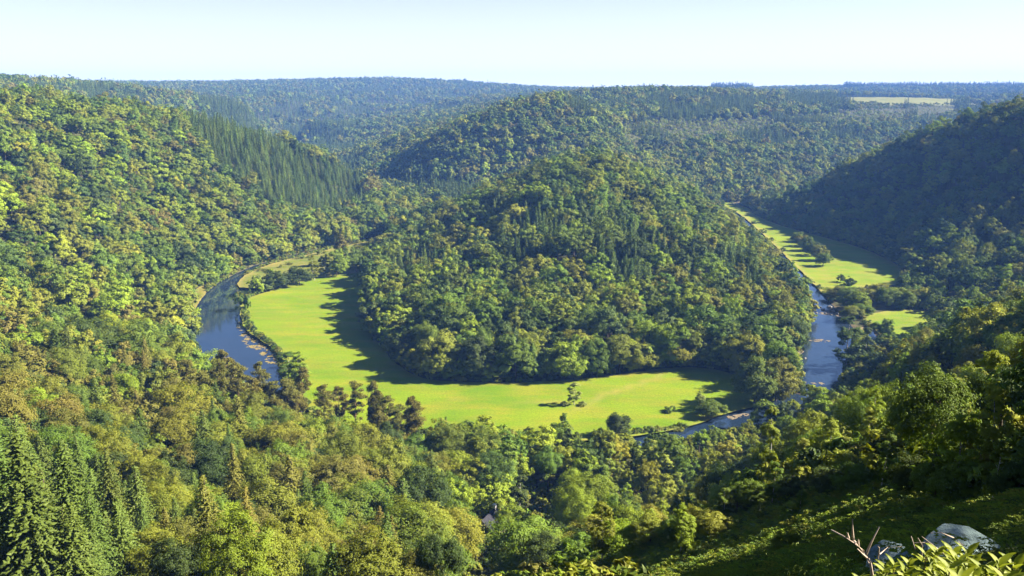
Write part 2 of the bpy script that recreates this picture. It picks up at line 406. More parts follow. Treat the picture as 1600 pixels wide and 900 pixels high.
def sheet(name, poly, z_off, m, step, label, cat, wear=None, hfun=True, kind='structure', keep=None):
    xs_ = [p[0] for p in poly]; ys_ = [p[1] for p in poly]
    g = np.array([(x + (0.5 * step if k % 2 else 0), y) for k, y in enumerate(np.arange(min(ys_), max(ys_), step)) for x in np.arange(min(xs_), max(xs_), step)])
    ok_ = inside(poly, g[:, 0], g[:, 1]) & (dist_poly(poly, g[:, 0], g[:, 1]) > step * 0.4)
    pts = [Vector(p) for p in poly] + [Vector(p) for p in g[ok_]]
    nb = len(poly)
    r = delaunay_2d_cdt(pts, [], [list(range(nb))], 1, 1e-4)
    V = np.array([(v.x, v.y) for v in r[0]])
    if hfun: z = 1.06 + 0.08 * wav(V[:, 0], V[:, 1], 45, 5) * sstep(0, 12, dist_poly(poly, V[:, 0], V[:, 1])) + z_off
    else: z = np.full(len(V), z_off)
    me_ = bpy.data.meshes.new(name)
    F_ = [tuple(f) for f in r[2]]
    if keep is not None:
        c = np.array([V[list(f)].mean(0) for f in F_]); kk = keep(c[:, 0], c[:, 1]); F_ = [f for f, q in zip(F_, kk) if q]
    me_.from_pydata(np.c_[V, z].tolist(), [], F_)
    me_.materials.append(m)
    for p in me_.polygons: p.use_smooth = True
    if wear is not None:
        a = me_.attributes.new('wear', 'FLOAT', 'POINT')
        a.data.foreach_set('value', wear(V[:, 0], V[:, 1]).astype(np.float32))
    me_.update()
    if me_.polygons and me_.polygons[0].normal.z < 0: me_.flip_normals()
    return tag(link(name, me_), label, cat, kind=kind)
TRACK = zp([(905,640),(935,620),(965,611),(1000,600),(1030,588),(1048,578)], 1)
TRACK2 = zp([(700,625),(800,628),(905,630),(960,614)], 1)
def wear_main(x, y):
    d = np.minimum(dist_poly(TRACK, x, y, False), dist_poly(TRACK2, x, y, False) + 1.2)
    e = dist_poly(MEADOW, x, y)
    return np.clip(0.42 * (1 - sstep(0.8, 3.2, d)) + 0.6 * (1 - sstep(0.5, 4.5, e)) * (0.5 + 0.5 * wav(x, y, 14, 9)), 0, 1)
def wear_edge(poly):
    return lambda x, y: np.clip(0.6 * (1 - sstep(0.5, 4.0, dist_poly(poly, x, y))) + 0.35 * sstep(0.2, 0.9, wav(x, y, 25, 4)), 0, 1)
sheet('meadow', MEADOW, 0.16, M_MEADOW, 4.5, 'bright green mown meadow inside the river loop', 'meadow', wear_main)
sheet('meadow', SPIT, 0.12, M_ROUGH, 5, 'rough yellow-green meadow strip beside the left river arm', 'meadow', wear_edge(SPIT))
sheet('meadow', RMEAD, 0.14, M_MEADOW, 6, 'long riverside meadow below the shaded right-hand hill', 'meadow', wear_edge(RMEAD))
sheet('meadow', RLOW, 0.18, M_MEADOW, 5, 'small shaded meadow beside the narrow side channel', 'meadow', wear_edge(RLOW))
sheet('river_bank', LBANK, 0.10, M_ROUGH, 4, 'grassy open bank at the foot of the left slope', 'river bank', wear_edge(LBANK))

def water_material():
    m, n, out = mat('river_water')
    tc = N(n, 'ShaderNodeTexCoord'); P = tc.outputs['Object']
    b = N(n, 'ShaderNodeBsdfPrincipled', Roughness=0.04); b.inputs['IOR'].default_value = 1.33
    c = ramp(n, noise(n, 0.05, 4, 0.6, P), [(0.35, (0.010, 0.020, 0.040)), (0.7, (0.016, 0.026, 0.046))])
    n.links.new(c, b.inputs['Base Color'])
    b.inputs['Specular IOR Level'].default_value = 1.0
    mp = N(n, 'ShaderNodeMapping'); mp.inputs['Scale'].default_value = (1, 1, 1); n.links.new(P, mp.inputs['Vector'])
    calm = N(n, 'ShaderNodeAttribute', attribute_type='GEOMETRY', attribute_name='wear')
    st = N(n, 'ShaderNodeMapRange'); st.inputs[3].default_value = 0.015; st.inputs[4].default_value = 0.20
    n.links.new(calm.outputs['Fac'], st.inputs[0])
    bp = N(n, 'ShaderNodeBump'); bp.inputs['Distance'].default_value = 0.3
    n.links.new(st.outputs[0], bp.inputs['Strength'])
    n.links.new(noise(n, 1.1, 4, 0.65, mp.outputs[0]), bp.inputs['Height']); n.links.new(bp.outputs[0], b.inputs['Normal'])
    n.links.new(b.outputs[0], out.inputs['Surface'])
    return m
M_WATER = water_material()
def ripple(x, y): return sstep(30, 110, x) * (0.55 + 0.45 * wav(x, y, 35, 12))
sheet('river', RIVER, 0.0, M_WATER, 6, 'dark river looping round the wooded hill and reflecting blue sky', 'river', ripple, False)
sheet('side_channel', SIDE, 0.004, M_WATER, 5, 'narrow side channel of the river behind two island trees', 'river channel', ripple, False)

# ------------------------------------------------------------------ tree shapes
def unit(a): return a / (np.linalg.norm(a, axis=-1, keepdims=True) + 1e-9)
def leaf_faces(P, Nrm, size, r, aspect=0.62):
    """one kite-shaped face per point, lying across Nrm"""
    n = len(P)
    t = unit(np.cross(Nrm, unit(r.normal(size=(n, 3)))))
    b = np.cross(Nrm, t)
    s = (size * r.uniform(0.65, 1.35, n))[:, None]
    fold = Nrm * s * 0.18
    V = np.stack([P - t * s * 0.5, P + b * s * 0.5 * aspect - fold, P + t * s * 0.5, P - b * s * 0.5 * aspect - fold], 1)
    return V.reshape(-1, 3), np.arange(4 * n).reshape(n, 4)
def crown_lobes(seed, n, H, Rr, z0, shape='round'):
    r = np.random.default_rng(seed)
    L = []
    for i in range(n):
        d = unit(r.normal(size=3)); d[2] = abs(d[2]) * 1.0 - 0.35; d = unit(d)
        k = r.uniform(0.55, 0.82)
        hz = (H - z0)
        if shape == 'ovoid':
            t = r.uniform(0, 1) ** 0.9
            ang = r.uniform(0, 6.28); rad = Rr * (math.sin(math.pi * min(1, 0.12 + t * 0.86)) ** 0.8) * r.uniform(0.3, 0.8)
            c = np.array([math.cos(ang) * rad, math.sin(ang) * rad, z0 + hz * (0.06 + 0.88 * t)])
            lr = Rr * r.uniform(0.22, 0.40)
        else:
            c = np.array([d[0] * Rr * k, d[1] * Rr * k, z0 + hz * 0.45 + d[2] * hz * 0.50 * k])
            lr = Rr * r.uniform(0.24, 0.42)
        L.append((c, lr))
    if shape == 'round': L.append((np.array([0, 0, z0 + (H - z0) * 0.55]), Rr * 0.5))
    return L
def crown(seed, H, Rr, z0, nlobe, nleaf, size, shape='round', lean=0.0):
    r = np.random.default_rng(seed + 100)
    L = crown_lobes(seed, nlobe, H, Rr, z0, shape)
    c = np.array([l[0] for l in L]); lr = np.array([l[1] for l in L]) * (0.8 + 0.5 * r.random(len(L)))
    ctr = np.array([0, 0, z0 + (H - z0) * 0.42])
    nc = max(60, nleaf // 42)                     # twigs: flat sprays of leaves hung on the lobes
    p = lr ** 2; p /= p.sum()
    k = r.choice(len(L), nc, p=p)
    d = unit(r.normal(size=(nc, 3)) + 0.8 * unit(c[k] - ctr) + np.array([0, 0, 0.2]))
    cc = c[k] + d * (lr[k] * r.uniform(0.55, 1.22, nc))[:, None]
    cs = Rr * r.uniform(0.07, 0.15, nc)
    q = r.integers(0, nc, nleaf)
    off = r.normal(size=(nleaf, 3)); off *= (cs[q] / np.maximum(1, 0.6 * np.linalg.norm(off, axis=1)))[:, None]
    off[:, 2] *= 0.55
    P = cc[q] + off
    P[:, 2] -= 0.25 * (off[:, 0] ** 2 + off[:, 1] ** 2)
    P[:, 2] = np.maximum(P[:, 2], z0 - 0.6)
    Nn = unit(0.75 * d[q] + 0.35 * unit(P - ctr) + np.array([0, 0, 0.3]) + 0.45 * unit(off) + 0.28 * r.normal(size=(nleaf, 3)))
    return leaf_faces(P, Nn, size, r)
def trunk_geo(seed, H, z_top, r0, limbs=5, spread=3.0, n=7, bare=0.0):
    r = random.Random(seed)
    pts = []; x = y = 0.0
    for i in range(6):
        t = i / 5
        pts.append((x, y, -0.8 + t * (z_top + 0.8))); x += r.uniform(-.18, .18); y += r.uniform(-.18, .18)
    parts = [tube(pts, [r0 * (1.35 if i == 0 else 1) * (1 - 0.72 * i / 5) for i in range(6)], n)]
    for i in range(limbs):
        t = r.uniform(max(0.35, bare), 0.92); k = min(4, int(t * 5)); a = Vector(pts[k]).lerp(Vector(pts[k + 1]), t * 5 - k)
        an = r.uniform(0, 6.28); ln = spread * r.uniform(0.5, 1)
        b = a + Vector((math.cos(an) * ln * .5, math.sin(an) * ln * .5, ln * 0.35)); c = a + Vector((math.cos(an) * ln, math.sin(an) * ln, ln * 0.55))
        parts.append(tube([a, b, c], [r0 * .32, r0 * .2, r0 * .06], 5))
    return join_parts(parts)
def spruce_crown(seed, H, Rr, z0, step, nbr, size, droop=0.28, gap=0.12):
    r = np.random.default_rng(seed)
    P, Nn, T = [], [], []
    z = z0
    while z < H - 0.3:
        f = 1 - (z - z0) / (H - z0)
        L = Rr * (f ** 0.85) * r.uniform(0.82, 1.12) + 0.22
        m = max(4, int(nbr * (0.45 + 0.55 * f)))
        a0 = r.uniform(0, 6.28)
        for i in range(m):
            if r.random() < gap: continue
            a = a0 + 6.283 * i / m + r.uniform(-.2, .2); l = L * r.uniform(0.72, 1.12)
            dirv = np.array([math.cos(a), math.sin(a), 0]); side = np.array([-math.sin(a), math.cos(a), 0])
            ns = max(2, int(l / (size * 0.62)))
            for s in range(ns):
                t = (s + 0.7) / ns
                base = dirv * l * t + np.array([0, 0, z + 0.10 * l * (1 - t) - droop * l * t * t + 0.12 * l * max(0, t - .8) * 5])
                for sgn in ((-1, 1) if t < 0.85 else (0,)):
                    P.append(base + side * sgn * size * 0.28 * (1.2 - t) + r.normal(size=3) * 0.06)
                    Nn.append(np.array([0, 0, 1.0]) + dirv * 0.45 + side * sgn * 0.45 + r.normal(size=3) * 0.28)
        z += step * (0.75 + 0.35 * f) * r.uniform(0.85, 1.15)
    for k in range(4):
        P.append(np.array([0, 0, H - 0.15 - k * 0.28])); Nn.append(np.array([math.cos(k * 1.7), math.sin(k * 1.7), 0.25]))
    return leaf_faces(np.array(P), unit(np.array(Nn)), size, r, 0.6)
def pine_crown(seed, H, Rr, z0, npad, nleaf, size):
    r = np.random.default_rng(seed)
    pads = []
    for i in range(npad):
        t = (i + r.uniform(0, .8)) / npad
        a = r.uniform(0, 6.28); rad = Rr * (0.25 + 0.75 * math.sin(math.pi * (0.15 + 0.8 * t))) * r.uniform(0.25, 0.8)
        pads.append((math.cos(a) * rad, math.sin(a) * rad, z0 + (H - z0) * (0.04 + 0.93 * t), Rr * r.uniform(0.17, 0.36)))
    pads = np.array(pads); k = r.integers(0, npad, nleaf)
    d = unit(r.normal(size=(nleaf, 3)) + np.array([0, 0, 0.35]))
    P = pads[k, :3] + d * (pads[k, 3] * r.uniform(0.3, 1.35, nleaf))[:, None] * np.array([1, 1, 0.55])
    Nn = unit(0.5 * d + np.array([0, 0, 0.4]) + 0.7 * r.normal(size=(nleaf, 3)))
    return leaf_faces(P, Nn, size, r, 0.5)

#                     H    R
SPEC = {}                                     # kind -> list of (crown V,Q), (trunk V,Q), H, R for near / mid / far
def build_specs():
    for kind in ('broadleaf', 'spruce', 'pine', 'birch', 'shrub', 'larch', 'edge'):
        SPEC[kind] = {'near': [], 'mid': [], 'far': []}
    for v in range(6):
        H = [17, 19, 16, 18, 20, 15][v]; Rr = [5.4, 5.0, 5.8, 4.6, 6.0, 5.0][v]; z0 = [3.0, 3.5, 2.2, 4.0, 3.2, 2.0][v]
        nl = [26, 30, 24, 28, 34, 22][v]
        SPEC['broadleaf']['near'].append((crown(v, H, Rr, z0, nl, 18000, 0.36), trunk_geo(v, H, H * 0.72, 0.34, 7, 3.2)))
        SPEC['broadleaf']['mid'].append((crown(v, H, Rr, z0, nl, 4200, 0.68), trunk_geo(v, H, H * 0.6, 0.4, 0, 3, 5)))
        if v < 4: SPEC['broadleaf']['far'].append((crown(v, H, Rr, z0, nl // 2 + 4, 900, 1.45), trunk_geo(v, H, H * 0.5, 0.4, 0, 3, 4)))
    for v in range(4):
        H = [20, 18, 22, 16][v]; Rr = [4.3, 4.0, 4.7, 3.8][v]
        SPEC['spruce']['near'].append((spruce_crown(v, H, Rr + 0.7, 1.6, 0.50, 15, 0.52), trunk_geo(v + 20, H, H * 0.95, 0.26, 0)))
        SPEC['spruce']['mid'].append((spruce_crown(v, H, Rr + 0.3, 2.0, 0.85, 10, 0.85, gap=0.05), trunk_geo(v + 20, H, H * 0.9, 0.28, 0, 3, 4)))
        if v < 3: SPEC['spruce']['far'].append((spruce_crown(v, H, Rr + 0.4, 2.0, 1.7, 7, 1.5, gap=0), trunk_geo(v + 20, H, H * 0.8, 0.3, 0, 3, 4)))
        SPEC['larch']['mid'].append((spruce_crown(v + 9, H + 4, Rr - 0.3, H * 0.5, 1.0, 8, 1.3, gap=0.15), trunk_geo(v + 30, H, H * 0.98, 0.36, 0, 3, 5)))
        zp_ = [6.5, 6.5, 7.5, 4.5][v]
        SPEC['pine']['near'].append((pine_crown(v, H - 0.5, 3.6, zp_, [34, 30, 32, 36][v], 6500, 0.46), trunk_geo(v + 40, H, H - 1.5, 0.24, 12, 2.2, 7, 0.42)))
        SPEC['pine']['mid'].append((pine_crown(v, H - 0.5, 3.6, zp_, 30, 1800, 0.85), trunk_geo(v + 40, H, H - 2, 0.3, 0, 2.0, 5)))
        hb = [12.5, 11, 14, 9.5][v]; rb = [2.4, 2.5, 2.3, 2.2][v]
        SPEC['birch']['near'].append((crown(v + 50, hb, rb, 1.4, 40, 6500, 0.34, 'ovoid'), trunk_geo(v + 60, hb, hb * .85, 0.13, 5, 1.4)))
        SPEC['birch']['mid'].append((crown(v + 50, hb, rb, 1.4, 26, 1500, 0.7, 'ovoid'), trunk_geo(v + 60, hb, hb * .7, 0.16, 0, 1.4, 4)))
        SPEC['shrub']['near'].append((crown(v + 70, 3.0, 2.0, -0.5, 16, 1500, 0.36), trunk_geo(v + 80, 3, 1.6, 0.09, 4, 1.0, 5)))
        SPEC['shrub']['mid'].append((crown(v + 70, 3.0, 2.0, -0.5, 12, 320, 0.75), trunk_geo(v + 80, 3, 1.4, 0.1, 0, 1, 4)))
    for v in range(4):
        he = [12, 14, 10.5, 15][v]; re_ = [4.4, 4.6, 4.6, 5.0][v]
        SPEC['edge']['near'].append((crown(v + 110, he, re_, -0.6, 34, 11000, 0.44), trunk_geo(v + 120, he, he * .7, .26, 5, 2.6)))
        SPEC['edge']['mid'].append((crown(v + 110, he, re_, -0.6, 30, 3200, 0.78), trunk_geo(v + 120, he, he * .6, .3, 0, 3, 5)))
    for k in ('pine', 'birch', 'shrub', 'larch', 'edge'): SPEC[k]['far'] = SPEC[k]['mid']
build_specs()
LEAFM = {'edge': M_LEAF, 'broadleaf': M_LEAF, 'birch': M_LEAF, 'shrub': M_LEAF, 'spruce': M_NEEDLE, 'pine': M_NEEDLE, 'larch': M_NEEDLE}
BARKM = {'edge': M_BARK, 'broadleaf': M_BARK, 'birch': M_BIRCHBARK, 'shrub': M_BARK, 'spruce': M_BARK, 'pine': M_PINEBARK, 'larch': M_PINEBARK}

# ------------------------------------------------------------------ where the trees stand
def visible(x, y, ztop, lift=6.0, cx=0.0):
    n = 56
    vis = np.ones(x.shape, bool)
    for t in np.linspace(0.015, 0.97, n) ** 1.3:
        X, Y = x + (cx - x) * t, y * (1 - t)
        Zr = ztop + (EYE + lift - ztop) * t
        vis &= height(X, Y) < Zr + 1.0
    return vis
def grid(sp, x0, x1, y0, y1, jit=0.42):
    gx, gy = np.meshgrid(np.arange(x0, x1, sp), np.arange(y0, y1, sp))
    gx = gx + (np.arange(gx.shape[0]) % 2)[:, None] * sp * 0.5
    x = (gx + rng.uniform(-jit, jit, gx.shape) * sp).ravel(); y = (gy + rng.uniform(-jit, jit, gy.shape) * sp).ravel()
    return x, y
def floor_dist(x, y):
    d = np.full(x.shape, 1e6)
    m = (x > -800) & (x < 1300) & (y > 330) & (y < 3000)
    xm, ym = x[m], y[m]; o = np.full(xm.shape, 1e6)
    for p in FLOORS:
        q = dist_poly(p, xm, ym); q[inside(p, xm, ym)] = -1
        o = np.minimum(o, q)
    d[m] = o
    return d
Z_SPRUCE_L = [(292,200),(330,196),(400,222),(490,258),(556,282),(575,335),(520,352),(440,345),(370,300),(318,250)]
Z_LARCH = [(596,292),(640,288),(705,300),(760,312),(745,338),(690,338),(640,330),(600,318)]
Z_CON_C = [(760,345),(900,332),(970,350),(1010,392),(1090,395),(1180,432),(1180,490),(1080,500),(960,480),(900,440),(780,440),(740,400)]
Z_CON_F = [(580,385),(660,395),(700,440),(690,480),(600,450)]
Z_CON_B = [(860,168),(960,158),(1060,158),(1180,160),(1300,155),(1300,172),(1180,185),(1000,192),(900,190)]
Z_YOUNG = [(960,205),(1030,190),(1130,190),(1260,185),(1400,172),(1500,165),(1500,185),(1380,200),(1200,212),(1080,232),(980,232)]
Z_SPRUCE_N = [(-150,780),(120,800),(235,830),(260,1400),(-200,1400)]
Z_PINE = [(255,625),(330,640),(430,655),(520,672),(600,690),(680,705),(690,745),(600,735),(480,715),(370,700),(270,690)]
Z_BIRCH = [(940,740),(1040,690),(1160,680),(1300,650),(1420,640),(1600,600),(1600,800),(1300,800),(1000,900),(900,900)]
HOUSE_P, CLEAR_P = (764, 832), (842, 792)
def hit(px, py):                              # the point of the ground seen at a pixel of the photo
    a, b, c = ray(px, py)
    t = np.concatenate([np.arange(2, 60, 0.25), np.arange(60, 2000, 1.0)])
    g = EYE + c * t - height(a * t, b * t)
    k = int(np.argmax(g < 0)); k = max(k, 1)
    f = g[k - 1] / (g[k - 1] - g[k] + 1e-9)
    u = t[k - 1] + (t[k] - t[k - 1]) * f
    return a * u, b * u, h1(a * u, b * u)
HOUSE, CLEAR = hit(*HOUSE_P), hit(*CLEAR_P)
print('HOUSE', HOUSE, 'CLEAR', CLEAR)
def gaps(x, y, px, py):
    g = (y < 165) & inside(BRACKEN, px, py)
    g |= (np.hypot(x - HOUSE[0], y - HOUSE[1] ) < 9)
    g |= (np.hypot((x - CLEAR[0]) / 1.5, y - CLEAR[1]) < 8)
    pz = height(x, y); tx, ty, tf = pix(x, y, pz + 21)
    for P, hw, top, D in ((HOUSE_P, 20, 800, HOUSE), (CLEAR_P, 30, 772, CLEAR)):
        g |= (y < D[1] + 2) & (y > 60) & (np.abs(px - P[0]) < hw + 3.5 / y * F_PX) & (py > P[1] - 8) & (ty < P[1] - 6) 
    g |= (y > 2100) & (px > 540) & (wav(x, y, 330, 71) + 0.4 * wav(x, y, 120, 72) > 0.88)
    g |= (y > 2380) & (y < 3050) & inside(FIELDS[0], px, py)
    return g
PAL = {                                       # leaf colours of the kinds (linear)
    'olive': (0.138, 0.156, 0.012), 'green': (0.086, 0.134, 0.011), 'bright': (0.150, 0.206, 0.010), 'dark': (0.045, 0.074, 0.011),
    'brown': (0.124, 0.120, 0.017), 'yellow': (0.178, 0.198, 0.013), 'blue': (0.060, 0.098, 0.018), 'birch': (0.180, 0.212, 0.024),
    'pine': (0.126, 0.122, 0.022), 'spruce': (0.048, 0.076, 0.015), 'fir': (0.080, 0.116, 0.020), 'pale': (0.195, 0.235, 0.05)}
def pick(names, p, n): return np.array(names)[rng.choice(len(names), n, p=np.array(p) / sum(p))]
rows = []                                     # one dict of arrays per batch
def scatter(sp, y0, y1, conifer, edge=False):
    wid = 0.66
    x, y = grid(sp, -wid * y1 - 60, wid * y1 + 160, y0, y1)
    m = (np.abs(x) < 0.60 * y + 45) | ((x > 0) & (x < 0.60 * y + 190) & (y < 900))
    x, y = x[m], y[m]
    z = height(x, y); px, py, pf = pix(x, y, z)
    fd0 = floor_dist(x, y)
    m = ((fd0 > 1.8) & (fd0 < 11) if edge else fd0 > np.where((y < 1400) & (y > 330), 9.0, 2.5)) & ~gaps(x, y, px, py) & (pf > 55) & ((np.hypot(x, y) > 118) | ((px > 1400) & (np.hypot(x, y) > 50)))
    m &= z > 0.5
    x, y, z, px, py = x[m], y[m], z[m], px[m], py[m]
    n = len(x); u = rng.random(n)
    pure = (inside(Z_SPRUCE_L, px, py) & (y > 700) & (y < 1500)) | (inside(Z_LARCH, px, py) & (y > 1000) & (y < 1500)) | (inside(Z_SPRUCE_N, px, py) & (y < 230))
    cc = (inside(Z_CON_C, px, py) & (y > 500) & (y < 1000)); cf = inside(Z_CON_F, px, py) & (y > 600) & (y < 900)
    cb = inside(Z_CON_B, px, py) & (y > 1500)
    patch = wav(x, y, 420, 31) + 0.5 * wav(x, y, 160, 32)
    far = (y > 1500) & (((px < 560) & (y > 1350)) | (y > 2700))
    far_con = (far & (patch > 0.05)) | ((y > 1600) & (wav(x, y, 300, 35) > 0.55))
    con = pure | (cc & (wav(x, y, 60, 33) > 0.0)) | (cf & (u < 0.6)) | (cb & (wav(x, y, 260, 34) > -0.2)) | far_con
    if conifer: m = con
    elif edge: m = np.ones(n, bool)
    else: m = ~con
    kind = np.full(n, 'broadleaf', object); tint = np.full(n, 'green', object)
    lt = pick(['olive', 'green', 'bright', 'dark', 'brown', 'yellow', 'blue'], [32, 28, 22, 9, 9, 3, 3], n)
    ct = pick(['olive', 'green', 'bright', 'dark', 'brown', 'yellow', 'blue'], [30, 36, 12, 16, 1, 3, 6], n)
    bt = pick(['olive', 'green', 'dark', 'brown', 'blue', 'yellow'], [32, 30, 14, 9, 9, 6], n)
    pt = wav(x, y, 70, 51) + 0.6 * wav(x, y, 24, 52)
    def gather(a):
        a = a.copy()
        k = (pt > 0.45) & (rng.random(n) < 0.55); a[k] = pick(['bright', 'yellow', 'olive'], [5, 2, 3], k.sum())
        k = (pt < -0.45) & (rng.random(n) < 0.55); a[k] = pick(['green', 'dark', 'blue'], [5, 2, 1], k.sum())
        return a
    lt, ct, bt = gather(lt), gather(ct), gather(bt)
    left = x < -0.12 * y - 40
    tint[:] = np.where(y > 1150, bt, np.where(left, lt, ct))
    H = rng.uniform(0.74, 1.30, n)
    if conifer:
        kind[:] = 'spruce'; tint[:] = np.where(rng.random(n) < 0.6, 'spruce', 'fir'); H = rng.uniform(0.7, 1.25, n)
        la = inside(Z_LARCH, px, py) & (y > 1000) & (y < 1500)
        kind[la] = 'larch'; tint[la] = 'spruce'
        ns_ = inside(Z_SPRUCE_N, px, py) & (y < 230); tint[ns_] = 'fir'
        H = np.where(cc, H * 1.1, H)
    else:
        pz = inside(Z_PINE, px, py) & (y > 260) & (y < 430)
        k = pz & (rng.random(n) < 0.12); kind[k] = 'pine'; tint[k] = 'pine'
        bz = inside(Z_BIRCH, px, py) & (y < 350)
        k = bz & (rng.random(n) < 0.7); kind[k] = 'birch'; tint[k] = np.where(rng.random(k.sum()) < .7, 'birch', 'bright')
        near_ = y < 380
        k = near_ & ~bz & (px < 700) & (kind == 'broadleaf'); tint[k] = pick(['olive', 'brown', 'green', 'pine', 'bright', 'dark'], [36, 14, 20, 9, 7, 16], k.sum())
        k = near_ & (px >= 700) & (kind == 'broadleaf'); tint[k] = pick(['olive', 'green', 'bright', 'dark', 'yellow'], [20, 36, 22, 14, 8], k.sum())
        k = (y < 210) & (tint == 'yellow'); tint[k] = 'olive'
        H = np.where(near_, H * np.where(px < 720, 1.02, 0.9) * np.interp(y, [110, 230], [0.78, 1.0]), H * 1.32)
        k = near_ & (px < 720) & (kind == 'broadleaf') & (rng.random(n) < (0.0 if edge else 0.22)); kind[k] = 'spruce'; tint[k] = np.where(rng.random(k.sum()) < .6, 'fir', 'pine')
        H = np.where(near_ & (floor_dist(x, y) < 30) & (y > 250) & (px > 880), H * 0.66, H)
        H = np.where((px > 1290) & (px < 1420) & (y > 380) & (y < 600), H * 0.55, H)
        H = np.where((x > 90) & (floor_dist(x, y) < 30) & (y > 340) & (y < 430), H * 0.62, H)
        H = np.where(bz, H * 0.92, H)
        H = np.where(inside(Z_PINE, px, py) & (y > 260) & (y < 430) & (kind != 'pine'), H * 0.8, H)
        fdn = floor_dist(x, y)
        ed = edge & (kind == 'broadleaf'); kind[ed] = 'edge'
        H = np.where(ed, H * np.where(rng.random(n) < 0.3, 0.75, 1.15), H)
        H = np.where((x > 250) & (y > 550) & (y < 1300), H * 0.82, H)
        H = np.where((px < 330) & (py < 230) & (y < 1200), H * 0.8, H)
        rb = (x > 60) & (fdn < 40) & (y > 560) & (y < 1200) & (x < 330); H = np.where(rb, H * 0.72, H)
        H = np.where((y > 2150) & (y < 2600) & (px > 1230) & (px < 1580), H * 0.38, H)
        yg = inside(Z_YOUNG, px, py) & (y > 1500); H = np.where(yg, H * 0.45, H); tint[yg & (rng.random(n) < .85)] = 'pale'
    sel = m.copy()
    ztop = z + 18 * H
    tpx, tpy, _ = pix(x, y, z + 18 * H)
    sel &= ~((y < 260) & (px > 1200) & (tpy < np.interp(px, [1200, 1300, 1400, 1500, 1600, 1700], [660, 610, 565, 520, 455, 400])))
    vis = visible(x, y, ztop) | visible(x, y, ztop, 6, 45) | visible(x, y, ztop, 6, -45)
    out_fr = (px < -90) | (px > 1690)
    keep = sel & (vis | (out_fr & (x > 0) & (y < 900)))
    rows.append(dict(kind=kind[keep], tint=tint[keep], x=x[keep], y=y[keep], z=z[keep], s=H[keep], inframe=(vis & ~((px < -20) | (px > 1620)))[keep]))
scatter(8.0, 40, 400, False)
scatter(5.6, 330, 1400, False, True)
scatter(11.2, 400, 1150, False)
scatter(11.0, 1150, 2000, False)
scatter(13.0, 2000, 3200, False)
scatter(19, 3200, 6400, False)
scatter(6.2, 90, 400, True)
scatter(6.8, 400, 1500, True)
scatter(7.0, 1500, 2800, True)
scatter(15, 2800, 6400, True)
def extra(x, y, kind, tint, s):
    n = len(x); z = height(x, y)
    rows.append(dict(kind=np.full(n, kind, object), tint=np.full(n, tint, object), x=x, y=y, z=z, s=s, inframe=np.zeros(n, bool)))
ex, ey = grid(6.2, 36, 100, -20, 46)  # unseen trees on the right, added and sized to shade the lower slope
epx, _, epf = pix(ex, ey, height(ex, ey) + 8)
em = ((epx > 1900) | (epf < 5)) & (np.abs(ey - 3.5 - 0.105 * ex) > 6.5)
extra(ex[em], ey[em], 'broadleaf', 'green', np.where((ey[em] > 12) & (ey[em] < 46), 1.32, 1.0) * rng.uniform(0.95, 1.12, em.sum()))
def copse(p0, p1, depth, rowsn, s):
    k = int((p1 - p0) / F_PX * depth / 4.5)
    x = np.concatenate([np.linspace(p0 - 800, p1 - 800, k) / F_PX * (depth + 9 * r_) for r_ in range(rowsn)]) + rng.uniform(-3, 3, k * rowsn)
    y = np.concatenate([np.full(k, depth + 9.0 * r_) for r_ in range(rowsn)]) + rng.uniform(-3, 3, k * rowsn)
    extra(x, y, 'spruce', 'spruce', rng.uniform(0.85, 1.1, k * rowsn) * s)
copse(1104, 1166, 4200, 6, 1.9)
copse(1306, 1640, 4500, 6, 1.7)
T = {k: np.concatenate([r[k] for r in rows]) for k in rows[0]}
for k in ('x', 'y', 'z', 's'): T[k] = T[k].astype(float)
_r = np.where(T['kind'] == 'spruce', 4.6, np.where(T['kind'] == 'birch', 2.4, 5.4)) * T['s']
_bx, _by, _ = pix(T['x'], T['y'], T['z']); _, _ty, _ = pix(T['x'], T['y'], T['z'] + np.where(T['kind'] == 'birch', 13, 19) * T['s'])
_hw = _r * 0.85 * F_PX / T['y'].clip(30)
_drop = np.zeros(len(_r), bool)
for c0, hw0, t0, b0, D in ((759, 13, 792, 836, HOUSE), (845, 20, 764, 796, CLEAR)):      # the house and the clearing are seen between the crowns
    _drop |= (T['y'] < D[1] - 1) & (np.abs(_bx - c0) < hw0 + _hw) & (_ty < b0) & (_by > t0)
T = {k: v[~_drop] for k, v in T.items()}
print('TREES', len(T['x']), {k: int((T['kind'] == k).sum()) for k in set(T['kind'])})
T['rot'] = rng.uniform(0, 6.283, len(T['x']))
T['dist'] = np.sqrt(T['x'] ** 2 + T['y'] ** 2 + (T['z'] - EYE) ** 2)
app = T['s'] / T['dist'] * T['inframe']
single = np.zeros(len(app), bool)
for kinds, cap in ((('broadleaf', 'edge'), 300), (('spruce',), 300), (('pine',), 300), (('birch',), 300), (('larch',), 300)):
    ii = np.where(np.isin(T['kind'], kinds) & T['inframe'])[0]
    ii = ii[np.argsort(-app[ii])][:cap]
    single[ii] = True

PINES = [(262,600,96),(283,584,90),(302,588,86),(318,582,88),(345,566,100),(362,550,105),(378,572,96),(398,590,80),(412,566,100),(430,596,70),(455,592,84),(470,574,96),(507,600,88),(531,602,80),(556,596,92),(580,594,100),(590,610,80),(606,618,76),(628,632,66),(641,618,92),(654,626,84)]
